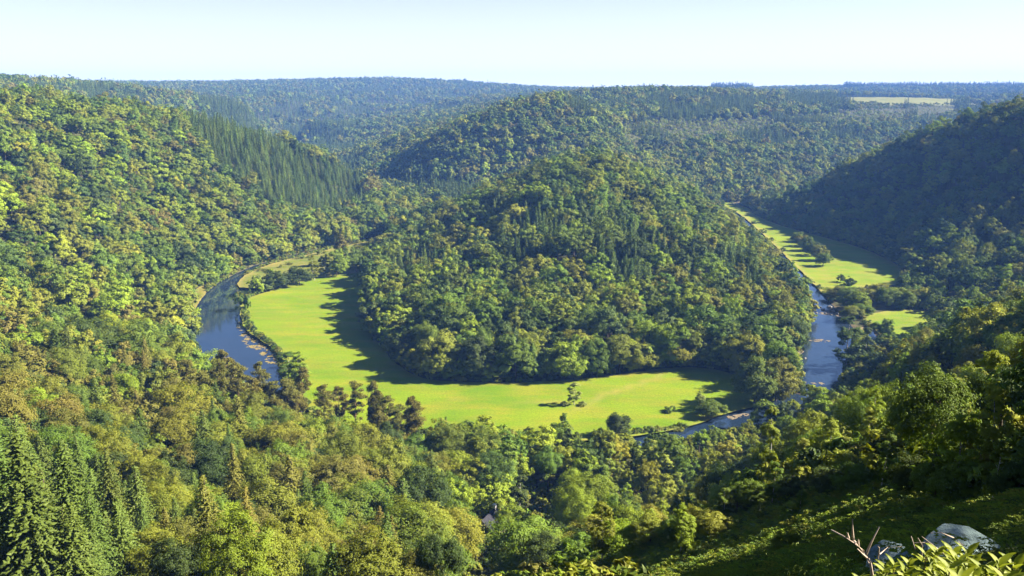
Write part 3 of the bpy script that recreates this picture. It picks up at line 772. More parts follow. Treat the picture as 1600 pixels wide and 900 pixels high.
# ---- the mass: one object per kind, copies placed on points
HID = bpy.data.collections.new('tree_shapes')          # never linked to the scene: only lends its meshes
def whole_mesh(name, spec, kind):
    (cv, cq), (tv, tq) = spec
    V, Qd = join_parts([(cv, cq), (tv, tq)])
    return quad_mesh(name, V, Qd, [LEAFM[kind], BARKM[kind]], np.r_[np.zeros(len(cq)), np.ones(len(tq))])
def mass(name, x, y, z, rot, s, tints, lodi, shapes, label, cat):
    n = len(x)
    me_ = bpy.data.meshes.new(name)
    me_.vertices.add(n); me_.vertices.foreach_set('co', np.c_[x, y, z].astype(np.float32).ravel())
    def A(nm, ty, f, v):
        a = me_.attributes.new(nm, ty, 'POINT'); a.data.foreach_set(f, np.asarray(v).ravel())
    A('tint', 'FLOAT_COLOR', 'color', np.c_[tints, np.ones(n)].astype(np.float32))
    A('turn', 'FLOAT_VECTOR', 'vector', np.c_[np.zeros(n), np.zeros(n), rot].astype(np.float32))
    A('size', 'FLOAT_VECTOR', 'vector', np.asarray(s, np.float32))
    A('pick', 'INT', 'value', lodi.astype(np.int32))
    o = link(name, me_)
    g = bpy.data.node_groups.new(name + '_spread', 'GeometryNodeTree')
    g.interface.new_socket('Geometry', in_out='INPUT', socket_type='NodeSocketGeometry')
    g.interface.new_socket('Geometry', in_out='OUTPUT', socket_type='NodeSocketGeometry')
    gi, go = g.nodes.new('NodeGroupInput'), g.nodes.new('NodeGroupOutput')
    iop = g.nodes.new('GeometryNodeInstanceOnPoints')
    gti = g.nodes.new('GeometryNodeGeometryToInstance')
    for sh in reversed(shapes):
        oi = g.nodes.new('GeometryNodeObjectInfo'); oi.inputs['Object'].default_value = sh
        g.links.new(oi.outputs['Geometry'], gti.inputs[0])
    def NA(nm, ty):
        q = g.nodes.new('GeometryNodeInputNamedAttribute'); q.data_type = ty; q.inputs['Name'].default_value = nm
        return q.outputs[0]
    g.links.new(gi.outputs[0], iop.inputs['Points']); g.links.new(gti.outputs[0], iop.inputs['Instance'])
    iop.inputs['Pick Instance'].default_value = True
    g.links.new(NA('pick', 'INT'), iop.inputs['Instance Index'])
    g.links.new(NA('size', 'FLOAT_VECTOR'), iop.inputs['Scale'])
    er = g.nodes.new('FunctionNodeEulerToRotation'); g.links.new(NA('turn', 'FLOAT_VECTOR'), er.inputs[0]); g.links.new(er.outputs[0], iop.inputs['Rotation'])
    g.links.new(iop.outputs[0], go.inputs[0])
    o.modifiers.new('spread', 'NODES').node_group = g
    return tag(o, label, cat, kind='stuff')
NAMES = {'edge': 'broadleaf_tree', 'broadleaf': 'broadleaf_tree', 'spruce': 'spruce_tree', 'pine': 'pine_tree', 'birch': 'birch_tree', 'larch': 'larch_tree', 'shrub': 'shrub'}
MASS = {'edge': ('waterside_woodland', 'leafy trees with low branches along the foot of the hills and the river'),
        'broadleaf': ('broadleaf_woodland', 'broadleaf woodland in mixed greens and browns covering the hills'),
        'spruce': ('spruce_woodland', 'dark pointed spruce plantations on the hillsides'),
        'pine': ('pine_woodland', 'distant olive pines among the broadleaf wood'),
        'birch': ('birch_woodland', 'further young birches on the shaded right-hand slope'),
        'larch': ('larch_woodland', 'tall bare-stemmed conifer stand at the far end of the left river arm')}
def tint_rgb(names):
    a = np.array([PAL[t] for t in names])
    return a * rng.uniform(0.98, 1.38, (len(a), 1)) * rng.uniform(0.93, 1.07, a.shape)
def sizes(n, s):
    wd = rng.uniform(0.80, 1.25, n)
    return np.c_[s * wd * rng.uniform(0.9, 1.1, n), s * wd * rng.uniform(0.9, 1.1, n), s * rng.uniform(0.88, 1.14, n)]
T['rgb'] = tint_rgb(T['tint']); T['rgb'][(T['y'] < 360) & (T['x'] < -0.08 * T['y'])] *= 0.84          # near left wood: darker leaf tone, with its deep shade put into the tint
T['sz'] = sizes(len(T['x']), T['s'])
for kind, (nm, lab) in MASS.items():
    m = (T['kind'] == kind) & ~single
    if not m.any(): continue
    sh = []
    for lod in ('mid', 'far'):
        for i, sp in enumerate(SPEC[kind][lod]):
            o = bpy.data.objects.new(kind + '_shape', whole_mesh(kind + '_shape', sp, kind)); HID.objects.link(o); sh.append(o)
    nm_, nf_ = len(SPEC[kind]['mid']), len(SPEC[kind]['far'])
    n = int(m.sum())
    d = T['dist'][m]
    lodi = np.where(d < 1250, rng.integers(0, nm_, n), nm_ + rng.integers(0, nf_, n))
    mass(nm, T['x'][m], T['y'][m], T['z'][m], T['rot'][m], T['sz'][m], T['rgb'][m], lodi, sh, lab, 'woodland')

# ---- single trees: an empty at the foot, crown and trunk under it; copies share meshes
PROTO = {}
def tree_shape(kind, lod, v):
    key = (kind, lod, v)
    if key not in PROTO:
        (cv, cq), (tv, tq) = SPEC[kind][lod][v]
        PROTO[key] = (quad_mesh('crown', cv, cq, [LEAFM[kind]]), quad_mesh('trunk', tv, tq, [BARKM[kind]], smooth=True))
    return PROTO[key]
def plant(kind, v, loc, rot, sz, rgb, label, group=None, lod='near', cat=None, name=None):
    cm, tm = tree_shape(kind, lod, v)
    e = bpy.data.objects.new(name or NAMES[kind], None)
    e.empty_display_size = 1; e.location = loc; e.rotation_euler = (float(rng.normal(0, .035)), float(rng.normal(0, .035)), rot); e.scale = sz
    COL.objects.link(e)
    c = link('crown', cm, e); c['tint'] = [float(q) for q in rgb]
    link('trunk', tm, e)
    return tag(e, label, cat or ('shrub' if kind == 'shrub' else 'tree'), group)
COLOUR = {'olive': 'olive-green', 'green': 'mid-green', 'bright': 'bright green', 'dark': 'dark green', 'brown': 'brownish', 'yellow': 'yellow-green', 'blue': 'bluish-green', 'birch': 'pale green', 'pale': 'pale', 'pine': 'brown-olive', 'spruce': 'dark', 'fir': 'mid-green'}
KIND = {'broadleaf': 'broadleaf tree', 'edge': 'low-branched tree', 'spruce': 'pointed conifer', 'pine': 'pine', 'birch': 'slender birch-like tree', 'larch': 'bare-stemmed conifer'}
GRP = {'broadleaf': 'broadleaf trees', 'edge': 'broadleaf trees', 'spruce': 'pointed conifers', 'pine': 'pines', 'birch': 'slender birch-like trees', 'larch': 'bare-stemmed conifers'}
def tree_label(i):
    x, y, z, sc = T['x'][i], T['y'][i], T['z'][i], T['s'][i]
    px, py, _ = (float(q) for q in pix(x, y, z + 8))
    if y < 175: r = 'in the lower left corner' if px < 260 else 'at the bottom edge, left' if px < 560 else 'at the bottom edge below the house' if px < 900 else 'above the bracken slope' if px < 1350 else 'on the dark right edge'
    elif y < 260: r = 'low on the far left edge' if px < 200 else 'on the near left slope' if px < 420 else 'left of the slate-roofed house' if px < 730 else 'beside the shaded clearing' if px < 960 else 'below the river bend' if px < 1250 else 'on the near right spur'
    elif y < 340: r = 'on the left slope' if px < 260 else 'behind the tall pines' if px < 480 else 'under the meadow pines' if px < 700 else 'behind the slate-roofed house' if px < 880 else 'below the dark round meadow tree' if px < 1080 else 'near the river bend' if px < 1280 else 'on the right spur'
    elif y < 460: r = 'on the slope left of the pond' if px < 330 else 'on the pond shore' if px < 700 else 'along the near meadow edge' if px < 1120 else 'right of the river bend'
    elif px < 350: r = 'on the slope above the pond'
    elif px < 580 and y > 700: r = 'on the upper left slope' if py < 330 else 'beside the left river arm'
    elif px < 760: r = 'on the left foot of the central hill'
    elif px < 1000: r = 'on the front of the central hill' if py > 400 else 'near the top of the central hill'
    elif px < 1270: r = 'on the right flank of the central hill'
    else: r = 'on the right-hand hillside'
    big = 'tall' if sc > 1.12 else 'small' if sc < 0.85 else 'middling'
    return f"{big} {COLOUR[T['tint'][i]]} {KIND[T['kind'][i]]} {r}"
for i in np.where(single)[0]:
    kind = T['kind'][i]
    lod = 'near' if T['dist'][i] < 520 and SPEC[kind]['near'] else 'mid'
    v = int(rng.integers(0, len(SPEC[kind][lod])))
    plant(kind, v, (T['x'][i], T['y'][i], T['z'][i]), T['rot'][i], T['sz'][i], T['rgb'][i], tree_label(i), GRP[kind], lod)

# ------------------------------------------------------------------ single trees and bushes that stand apart
PH = {('broadleaf', v): h for v, h in enumerate([17, 19, 16, 18, 20, 15])}
PH.update({('edge', v): h for v, h in enumerate([12, 14, 10.5, 15])})
PR_E = {('edge', v): h for v, h in enumerate([4.4, 4.6, 4.6, 5.0])}
PH.update({('birch', v): h for v, h in enumerate([12.5, 11, 14, 9.5])}); PH.update({('shrub', v): 3.0 for v in range(4)})
PH.update({('spruce', v): h for v, h in enumerate([20, 18, 22, 16])}); PH.update({('pine', v): h for v, h in enumerate([20, 18, 22, 16])})
PR = {('broadleaf', v): r for v, r in enumerate([5.4, 5.0, 5.8, 4.6, 6.0, 5.0])}
PR.update(PR_E)
PR.update({('birch', v): r for v, r in enumerate([2.4, 2.5, 2.3, 2.2])}); PR.update({('shrub', v): 2.0 for v in range(4)})
PR.update({('spruce', v): r + .5 for v, r in enumerate([4.3, 4.0, 4.7, 3.8])}); PR.update({('pine', v): 3.1 for v in range(4)})
def stand(kind, v, px, py, hpx, tint, label, group=None, wpx=None, name=None, cat=None, k=1.0):
    x, y, z = hit(px, py)
    d = math.sqrt(x * x + y * y + (z - EYE) ** 2)
    sc = hpx / F_PX * d / PH[kind, v] * 1.04
    sw = sc if wpx is None else wpx / F_PX * d / (2.15 * PR[kind, v])
    rgb = np.array(PAL[tint]) * k * rng.uniform(0.94, 1.06, 3)
    return plant(kind, v, (x, y, z - 0.1), rng.uniform(0, 6.28), (sw, sw, sc), rgb, label, group, 'near', cat, name)
stand('birch', 0, 897, 633, 36, 'pale', 'pale silvery green oval tree alone in the middle of the meadow', wpx=26, name='willow_tree', k=1.25)
for px, wv in ((882, 12), (911, 14)):
    stand('shrub', 1, px, 634, 8, 'pale', 'low bush on the ' + ('left' if px < 897 else 'right') + ' side of the pale lone meadow tree foot', wpx=wv)
stand('edge', 1, 967, 684, 46, 'dark', 'dark round tree at the near edge of the meadow casting a shadow', wpx=40)
stand('birch', 1, 880, 688, 42, 'green', 'slim green tree in front of the near meadow edge left of the dark round tree', wpx=20)
stand('shrub', 0, 1047, 644, 11, 'green', 'small round bush alone on the right part of the meadow', wpx=20)
stand('birch', 3, 1093, 641, 28, 'pale', 'little pale round-topped tree on the right-hand corner of the meadow', wpx=18)
stand('edge', 1, 1110, 652, 32, 'green', 'low spreading green tree beside the little pale tree at the meadow corner', wpx=44)
stand('birch', 2, 1322, 578, 78, 'dark', 'tall dark feathery tree standing in the right river arm, larger of two', wpx=44, name='alder_tree', k=1.2)
stand('birch', 0, 1352, 566, 52, 'dark', 'shorter dark tree in the right river arm beside the tall feathery one', wpx=24, name='alder_tree', k=1.2)
stand('birch', 3, 1251, 618, 28, 'green', 'small tree at the water edge of the right river bend', wpx=18, name='alder_tree')
stand('edge', 2, 1212, 628, 72, 'olive', 'big spreading tree leaning over the right river bend, rightmost of the bank trees', wpx=64)
stand('edge', 0, 1178, 630, 76, 'green', 'big spreading tree at the right end of the meadow, its shadow on the grass', wpx=60)
stand('edge', 3, 1232, 560, 74, 'dark', 'dark dense round tree on the left bank of the right river arm', wpx=44)
stand('birch', 1, 1190, 640, 40, 'bright', 'bright small tree below the big bank trees at the right river bend', wpx=26)
hedge = [(1247,378,16),(1254,385,20),(1262,392,22),(1270,399,24),(1278,407,25),(1286,416,24)]
for i, (px, py, h) in enumerate(hedge):
    stand('edge', i % 4, px, py, h, ['green', 'olive', 'green', 'dark', 'olive', 'green'][i], 'rounded tree in the row crossing the shaded right-hand meadow', 'tree row on the right-hand meadow', wpx=24)
stand('shrub', 2, 1313, 441, 12, 'green', 'small round bush on the right-hand meadow, left of a second one', wpx=16)
stand('shrub', 3, 1330, 446, 16, 'dark', 'darker round bush on the right-hand meadow at its near corner', wpx=18)
clump = [(1312,470,26),(1322,482,36),(1340,486,34),(1335,468,22),(1356,476,28),(1372,470,30),(1384,480,34),(1398,474,28),(1412,482,30),(1428,476,26),(1330,500,26),(1346,497,24),(1300,462,14)]
for i, (px, py, h) in enumerate(clump):
    stand('edge', (i * 2 + 1) % 4, px, py, h, ['olive', 'green', 'bright', 'green', 'olive'][i % 5], 'rounded tree in the clump between the two right-hand meadows', 'tree clump between the right-hand meadows', wpx=32)
for i, (px, py, h) in enumerate([(1384,532,34),(1372,520,18),(1392,545,22)]):
    stand('edge', i, px, py, h, 'green', ['lone tree on the left edge of the small shaded meadow', 'low bush-like tree above the narrow side channel', 'dark low tree below the small shaded meadow'][i], wpx=24)
spit = [('edge',430,452,30,36,'dark','dark round tree at the tip of the tree row left of the meadow'),('edge',468,446,34,42,'dark','broad dark dome-shaped tree second in the row left of the meadow'),
        ('birch',492,438,36,24,'olive',0),('birch',508,434,38,26,'olive',0),('edge',526,431,44,34,'bright',0),('birch',542,428,40,22,'green',0),('edge',556,424,38,34,'green',0),('birch',534,415,44,24,'brown','brownish tall tree behind the tree row left of the meadow'),
        ('edge',572,418,34,30,'bright',0),('edge',586,410,36,30,'green',0),('birch',560,408,30,22,'olive',0),('edge',584,396,26,26,'olive',0)]
for i, (kd, px, py, h, wv, t, lb) in enumerate(spit):
    stand(kd, i % 4, px, py, h, t, lb or 'sunlit tree in the row between the meadow and the left meadow strip', None if lb else 'tree row left of the meadow', wpx=wv)
stand('shrub', 0, 379, 484, 30, 'green', 'bush on the pond corner where the side inlet meets the meadow', wpx=24)
stand('shrub', 1, 372, 470, 14, 'olive', 'small bush at the mouth of the inlet above the pond', wpx=16)
stand('birch', 0, 452, 600, 50, 'green', 'green leafy tree on the pond bank, left of a taller one', wpx=36)
stand('birch', 3, 470, 612, 56, 'bright', 'taller bright leafy tree on the near pond bank', wpx=38)
for i, (px, py, h, t) in enumerate([(300,578,92,'olive'),(332,592,84,'green'),(362,600,90,'brown'),(398,606,84,'olive'),(432,612,90,'green'),(462,618,84,'olive'),(492,628,90,'bright'),(520,638,84,'olive'),(550,644,90,'green'),(580,652,86,'olive'),(612,662,84,'brown'),(642,668,82,'green'),(672,680,78,'olive'),(700,688,76,'olive'),(268,572,90,'brown')]):
    py += 20
    stand('broadleaf', i % 6, px, py + h, h, t, 'leafy tree between the tall pines on the near ridge', 'leafy trees between the pines', wpx=rng.uniform(48, 66))
for i, (px, py, h) in enumerate(PINES):
    stand('pine', i % 4, px, py + h, h, 'pine', 'tall olive pine on the near ridge, crown against water' if px < 440 else 'tall olive pine on the near ridge, crown against meadow', 'pines against the water' if px < 440 else 'pines against the meadow', wpx=rng.uniform(26, 38))
for i in range(34):                           # bushes along the undercut bank between pond and meadow
    t = i / 33
    pts_ = [(380,494),(388,514),(408,530),(426,543),(436,560),(442,590),(462,622),(500,655)]
    f = t * 6.999; k = int(f); a, b = pts_[k], pts_[k + 1]
    stand('shrub', i % 4, a[0] + (b[0] - a[0]) * (f - k) + 3, a[1] + (b[1] - a[1]) * (f - k), rng.uniform(6, 13), ['green', 'olive', 'dark', 'green'][i % 4], 'low bush on the bank between the pond and the meadow', 'bushes along the pond bank', wpx=rng.uniform(9, 17))
for i in range(26):                           # scrub along the near edge of the meadow
    px = 925 + 5.6 * i
    stand('shrub', i % 4, px, 686 - (px - 925) * 0.115 + rng.uniform(-1.5, 1.5), rng.uniform(6, 12), ['olive', 'green', 'pale'][i % 3], 'low scrub bush in the strip along the near edge of the meadow', 'scrub along the near meadow edge', wpx=rng.uniform(10, 20))
rbank = [(1152,348),(1168,363),(1180,376),(1196,392),(1212,404),(1226,418),(1240,428),(1252,437),(1264,446),(1276,455),(1288,464),(1176,352),(1190,366),(1204,380),(1222,397)]
for i, (px, py) in enumerate(rbank):
    stand('shrub', i % 4, px + (4 if i < 11 else 2), py - 2, rng.uniform(4, 9), ['green', 'olive', 'dark'][i % 3], 'low bush on the grassy right bank of the right river arm', 'bushes along the right river arm', wpx=rng.uniform(8, 14))
for i, (px, py) in enumerate([(408,423),(422,425),(440,418),(452,414),(470,404),(486,402),(500,398),(404,436),(430,434),(520,400),(446,428)]):
    stand('shrub', i % 4, px, py, rng.uniform(4, 9), ['olive', 'pale', 'yellow'][i % 3], 'tuft-like bush on the rough meadow strip beside the left river arm', 'bushes on the left meadow strip', wpx=rng.uniform(8, 20))
# slope of bracken under the lookout
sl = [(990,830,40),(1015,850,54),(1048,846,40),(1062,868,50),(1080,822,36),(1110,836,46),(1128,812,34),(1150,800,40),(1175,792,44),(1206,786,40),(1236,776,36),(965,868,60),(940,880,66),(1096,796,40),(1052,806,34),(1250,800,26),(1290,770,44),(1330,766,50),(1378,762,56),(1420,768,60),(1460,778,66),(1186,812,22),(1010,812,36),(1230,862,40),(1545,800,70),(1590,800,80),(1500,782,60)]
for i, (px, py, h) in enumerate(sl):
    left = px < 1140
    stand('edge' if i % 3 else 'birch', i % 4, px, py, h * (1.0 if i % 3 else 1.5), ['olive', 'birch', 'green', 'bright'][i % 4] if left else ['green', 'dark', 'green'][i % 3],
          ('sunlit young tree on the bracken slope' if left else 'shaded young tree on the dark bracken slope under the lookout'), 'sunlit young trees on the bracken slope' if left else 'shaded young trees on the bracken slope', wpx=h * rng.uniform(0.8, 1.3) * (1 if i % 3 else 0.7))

# ------------------------------------------------------------------ undergrowth and bracken
def hid(name, V, Qd, mats, mi=None):
    o = bpy.data.objects.new(name, quad_mesh(name, V, Qd, mats, mi)); HID.objects.link(o); return o
def fern_shape(seed, nseg=6, sz=0.26):
    r = np.random.default_rng(seed); P, Nn = [], []
    for f in range(9):
        a = 6.283 * f / 9 + r.uniform(-.3, .3); L = r.uniform(0.55, 0.95)
        d = np.array([math.cos(a), math.sin(a), 0]); sd_ = np.array([-d[1], d[0], 0])
        for k in range(nseg):
            t = (k + 0.8) / nseg
            q = d * L * t + np.array([0, 0, 0.62 * L * math.sin(min(1.0, t * 1.15) * 2.2)])
            for sg in (-1, 1):
                P.append(q + sd_ * sg * 0.14 * (1.15 - t)); Nn.append(np.array([0, 0, 1]) + 0.5 * d * (t - .4) + 0.3 * r.normal(size=3))
    return leaf_faces(np.array(P), unit(np.array(Nn)), sz, r, 0.45)
fsh = [hid('fern_shape', *fern_shape(i), [M_LEAF]) for i in range(3)] + [hid('fern_shape', *fern_shape(i + 5, 22, 0.095), [M_LEAF]) for i in range(3)]
x, y = grid(0.85, -15, 110, 5, 165)
x2_, y2_ = grid(0.42, 0, 40, 5, 34); x, y = np.r_[x, x2_], np.r_[y, y2_]
z = height(x, y); px, py, pf = pix(x, y, z)
m_ = (pf > 10) & (py < 930) & (px > 860) & (px < 1640) & (inside(BRACKEN, px, py) | ((y < 120) & (px > 1300))) & (np.hypot(x, y) > 6.5)
for qx, qy in ((1500, 868), (1392, 886)):
    bp_ = hit(qx, qy); m_ &= ~((np.hypot(x - bp_[0], y - bp_[1]) < 0.9) | ((np.abs(x / y - bp_[0] / bp_[1]) < 0.035) & (y < bp_[1]) & (y > bp_[1] - 3.2)))
x, y, z = x[m_], y[m_], z[m_]; n = len(x)
cl = wav(x, y, 9, 41)
mass('bracken', x, y, z, rng.uniform(0, 6.28, n), (rng.uniform(0.5, 1.0, n) * (1 + 0.3 * cl) * np.where(np.hypot(x, y) < 34, 0.62, 1))[:, None] * np.ones((1, 3)), tint_rgb(pick(['green', 'bright', 'olive', 'dark'], [4, 3, 2, 1], n)), rng.integers(0, 3, n) + 3 * (np.hypot(x, y) < 60), fsh, 'green bracken ferns covering the steep slope below the lookout', 'bracken')
ush = [hid('undergrowth_shape', *SPEC['shrub']['mid'][i][0], [M_LEAF]) for i in range(4)]
x, y = grid(4.2, -330, 420, 60, 1150)
x2_, y2_ = grid(2.7, -330, 330, 330, 1250); w2_ = dist_poly(RIVER, x2_, y2_); w2_[inside(RIVER, x2_, y2_)] = 9
f2_ = floor_dist(x2_, y2_); k2_ = (w2_ < 3.5) & (f2_ > 0.2) & (f2_ < 3.6)
x, y = np.r_[x, x2_[k2_]], np.r_[y, y2_[k2_]]
z = height(x, y); px, py, pf = pix(x, y, z)
fd = floor_dist(x, y)
m_ = (np.abs(x) < 0.6 * y + 40) & (fd > 0.2) & ~inside(BRACKEN, px, py) & ~((y > 150) & (np.hypot(x - HOUSE[0], y - HOUSE[1]) < 9)) & (np.hypot(x, y) > 45) & visible(x, y, z + 5) & ((y < 400) | (fd < 14))
x, y, z = x[m_], y[m_], z[m_]; n = len(x)
mass('undergrowth', x, y, z, rng.uniform(0, 6.28, n), rng.uniform(0.6, 1.25, (n, 1)) * np.ones((1, 3)) * np.array([[1.1, 1.1, 1.0]]), tint_rgb(pick(['green', 'olive', 'dark', 'brown'], [4, 4, 2, 1], n)), rng.integers(0, 4, n), ush, 'low undergrowth of saplings and brambles under the near trees', 'undergrowth')

# ------------------------------------------------------------------ river details
M_GRAVEL = simple('gravel', [(0.3, (0.06, 0.045, 0.03)), (0.7, (0.20, 0.16, 0.10))], 1.5, 0.9, 0.5)
M_WEED = simple('water_weed', [(0.35, (0.10, 0.10, 0.02)), (0.65, (0.24, 0.16, 0.06))], 0.8, 0.8)
M_STONE = simple('river_stone', [(0.3, (0.10, 0.095, 0.085)), (0.7, (0.30, 0.28, 0.25))], 2, 0.85, 0.4)
def patch(name, pxs, z, m_, label, cat, kind, rough=0.8, seed=1, keep=None, step=1.2):
    return sheet(name, smooth_poly(zp(pxs), 1.5, rough, seed), z, m_, step, label, cat, None, False, kind, keep)
def ragged(sx, thr): return lambda x, y: wav(x, y, sx, 61) + 0.7 * wav(x, y, sx * .37, 62) + rng.uniform(-.3, .3, len(x)) > thr
patch('water_weed', [(378,500),(386,506),(392,522),(406,532),(424,545),(431,556),(434,566),(424,570),(412,562),(402,550),(384,540),(376,524),(372,510)], 0.03, M_WEED, 'yellow-brown floating weed along the pond edge beside the meadow', 'water weed', 'stuff', 1.3, 11, ragged(11, 0.15))
patch('gravel_bar', [(1249,545),(1256,548),(1252,556),(1243,568),(1237,576),(1231,574),(1239,560)], 0.18, M_GRAVEL, 'pale gravel bar at the foot of the wooded left bank of the right river arm', 'gravel bar', 'stuff', 0.6, 12)
patch('gravel_bar', [(1136,651),(1150,648),(1163,646),(1172,649),(1158,653),(1144,656)], 0.15, M_GRAVEL, 'pale gravel shelf at the meadow corner of the river bend', 'gravel bar', 'stuff', 0.5, 13, ragged(8, -0.2))
for i, (pts_, lb) in enumerate([([(1268,488),(1284,486),(1304,488),(1318,492),(1316,495),(1298,493),(1280,491)], 'line of stones and white water across the right river arm'),
                               ([(1248,598),(1270,596),(1292,599),(1292,601),(1270,600)], 'thin gravel riffle across the near part of the right river arm'),
                               ([(1262,532),(1278,530),(1298,533),(1284,535)], 'thin gravel riffle in the middle of the right river arm'),
                               ([(1236,612),(1262,615),(1284,613),(1262,618)], 'gravel riffle just above the right river bend')]):
    patch('riffle', pts_, 0.05 + 0.01 * i, M_GRAVEL, lb, 'riffle', 'stuff', 0.7, 20 + i, ragged(7, 0.1))
def stone_bm(r, s, flat=0.6):
    bm = bmesh.new(); bmesh.ops.create_icosphere(bm, subdivisions=2, radius=1)
    for v in bm.verts:
        q = 1 + 0.22 * math.sin(v.co.x * 3 + r.random() * .3 + s) * math.cos(v.co.y * 2.6 + s * 2) + r.uniform(-.08, .08)
        v.co = Vector((v.co.x * q, v.co.y * q * 0.8, v.co.z * q * flat))
    return bm
rr = random.Random(5)
stones = [(1286,484,1.5),(1296,480,1.9),(1302,486,1.6),(1276,489,0.9),(1290,490,1.0),(1308,490,1.3),(1282,480,0.9),(1299,492,0.8),(1270,486,0.7),(1252,445,1.2),(1247,439,1.0),(1258,560,0.8),(1250,571,0.9)]
for i, (px, py, sz) in enumerate(stones):
    a, b = at_z(px, py, 0.1)
    o = bm_obj('stone', stone_bm(rr, i), M_STONE, None, (a, b, 0.1), True); o.scale = (sz * 1.25, sz, sz)
    o.rotation_euler = (0, 0, rr.uniform(0, 6))
    big = py in (480, 484, 486) and px > 1280
    tag(o, 'grey stone breaking the water at the rapid in the right river arm' if 470 < py < 500 else ('stone standing out of the far water near the grassy bank' if py < 470 else 'stone at the edge of the gravel bar on the wooded bank'), 'stone', 'stones in the rapid' if 470 < py < 500 else ('stones in the far water' if py < 470 else 'stones at the gravel bar'))

# ------------------------------------------------------------------ house among the trees
M_SLATE = simple('slate', [(0.3, (0.018, 0.018, 0.024)), (0.7, (0.04, 0.04, 0.05))], 3, 0.9, 0.3, 0.05)
M_WALL = simple('rubble_wall', [(0.3, (0.13, 0.11, 0.085)), (0.7, (0.30, 0.25, 0.19))], 2.2, 0.9, 0.5)
M_WHITE = simple('white_render', [(0.3, (0.62, 0.60, 0.56)), (0.7, (0.76, 0.74, 0.70))], 1.5, 0.8)
M_GLASS = simple('window_glass', [(0.3, (0.02, 0.025, 0.03)), (0.7, (0.05, 0.06, 0.07))], 1, 0.08, 0, 0.6)
M_WOOD = simple('weathered_wood', [(0.3, (0.10, 0.075, 0.05)), (0.7, (0.22, 0.17, 0.12))], 4, 0.9)
hx, hy, hzz = hit(764, 832)
house = bpy.data.objects.new('stone_house', None); COL.objects.link(house)
house.location = (hx, hy, hzz); house.rotation_euler = (0, 0, R(66))
tag(house, 'stone house with a dark slate roof and white chimney half hidden by trees', 'house')
W_, L_, EV, RD = 7.0, 10.0, 3.4, 6.4          # width, length along local x, eaves and ridge height
bm = bmesh.new()
vb = [(-L_/2, -W_/2, -2), (L_/2, -W_/2, -2), (L_/2, W_/2, -2), (-L_/2, W_/2, -2), (-L_/2, -W_/2, EV), (L_/2, -W_/2, EV), (L_/2, W_/2, EV), (-L_/2, W_/2, EV), (-L_/2, 0, RD), (L_/2, 0, RD)]
v = [bm.verts.new(p) for p in vb]
for f in ((0,1,5,4), (1,2,6,9,5), (2,3,7,6), (3,0,4,8,7)): bm.faces.new([v[k] for k in f])
bm_obj('wall', bm, M_WALL, house)
bm = bmesh.new()
for sg in (-1, 1):
    a = [(-L_/2 - .4, sg * (W_/2 + .45), EV - .36), (L_/2 + .4, sg * (W_/2 + .45), EV - .36), (L_/2 + .4, 0, RD + .05), (-L_/2 - .4, 0, RD + .05)]
    lo = [bm.verts.new(p) for p in a]; hi = [bm.verts.new((p[0], p[1], p[2] + .18)) for p in a]
    bm.faces.new(lo); bm.faces.new(hi)
    for k in range(4): bm.faces.new((lo[k], lo[(k + 1) % 4], hi[(k + 1) % 4], hi[k]))
bmesh.ops.recalc_face_normals(bm, faces=bm.faces)
roof = bm_obj('roof', bm, M_SLATE, house)
bm = bmesh.new(); box(bm, (L_/2 - .7, 0, RD + .55), (.8, .9, 1.7)); box(bm, (L_/2 - .7, 0, RD + 1.46), (1.0, 1.1, .12))
bm_obj('chimney', bm, M_WHITE, roof)
bm = bmesh.new(); sl_ = math.atan2(RD - EV, W_/2)
bmesh.ops.create_cube(bm, size=1, matrix=Matrix.Translation((-1.2, W_/4 + .3, (EV + RD) / 2 - 0.02)) @ Matrix.Rotation(-sl_, 4, 'X') @ Matrix.Diagonal((1.0, 1.3, .14, 1)))
bm_obj('skylight', bm, M_GLASS, roof)
bm = bmesh.new(); box(bm, (-L_/2 - .02, 0, 1.4), (.12, 1.0, 1.2)); bm_obj('window', bm, M_GLASS, house)
bm = bmesh.new(); box(bm, (-1.5, W_/2 + .02, 0.9), (1.0, .12, 2.0)); bm_obj('door', bm, M_WOOD, house)
gx, gy, gz = hit(738, 836)
bm = bmesh.new(); box(bm, (0, 0, .3), (7, .5, 1.8)); box(bm, (0, 0, 1.24), (7.2, .64, .12))
o = bm_obj('garden_wall', bm, M_WALL, None, (gx, gy, gz)); o.rotation_euler = (0, 0, R(12))
tag(o, 'low sunlit stone wall left of the slate-roofed house', 'garden wall')
stand('edge', 1, 797, 846, 66, 'bright', 'bright leafy tree right in front of the slate-roofed house', wpx=52)
stand('birch', 2, 806, 828, 88, 'dark', 'slim dark tree added as shade behind the right end of the slate-roofed house', wpx=40)  # tree put in on the sun side to shade the roof
# boats laid upside down in the small clearing
M_BOAT = simple('boat_paint', [(0.3, (0.42, 0.50, 0.62)), (0.7, (0.62, 0.68, 0.76))], 1, 0.4)
for i, (px, py) in enumerate([(832, 772), (841, 767)]):
    bx_, by_, bz_ = hit(px, py)
    bm = bmesh.new(); n_ = 14
    ringv = []
    for k in range(n_ + 1):
        t = k / n_ * 2 - 1; wd = .45 * (1 - t * t) ** .55 + .01
        ringv.append([bm.verts.new((t * 2.4, math.cos(a) * wd, .12 * abs(t) ** 3 + math.sin(a) * wd * .8)) for a in np.linspace(0, math.pi, 7)])
    for k in range(n_):
        for j in range(6): bm.faces.new((ringv[k][j], ringv[k + 1][j], ringv[k + 1][j + 1], ringv[k][j + 1]))
    o = bm_obj('upturned_boat', bm, M_BOAT, None, (bx_, by_, bz_ + .3), True); o.rotation_euler = (0, 0, R(12 + 8 * i))
    tag(o, 'pale boat lying upside down in the shaded clearing, ' + ('nearer of two' if i == 0 else 'farther of two'), 'boat')
px_, py_, pz_ = hit(819, 777)
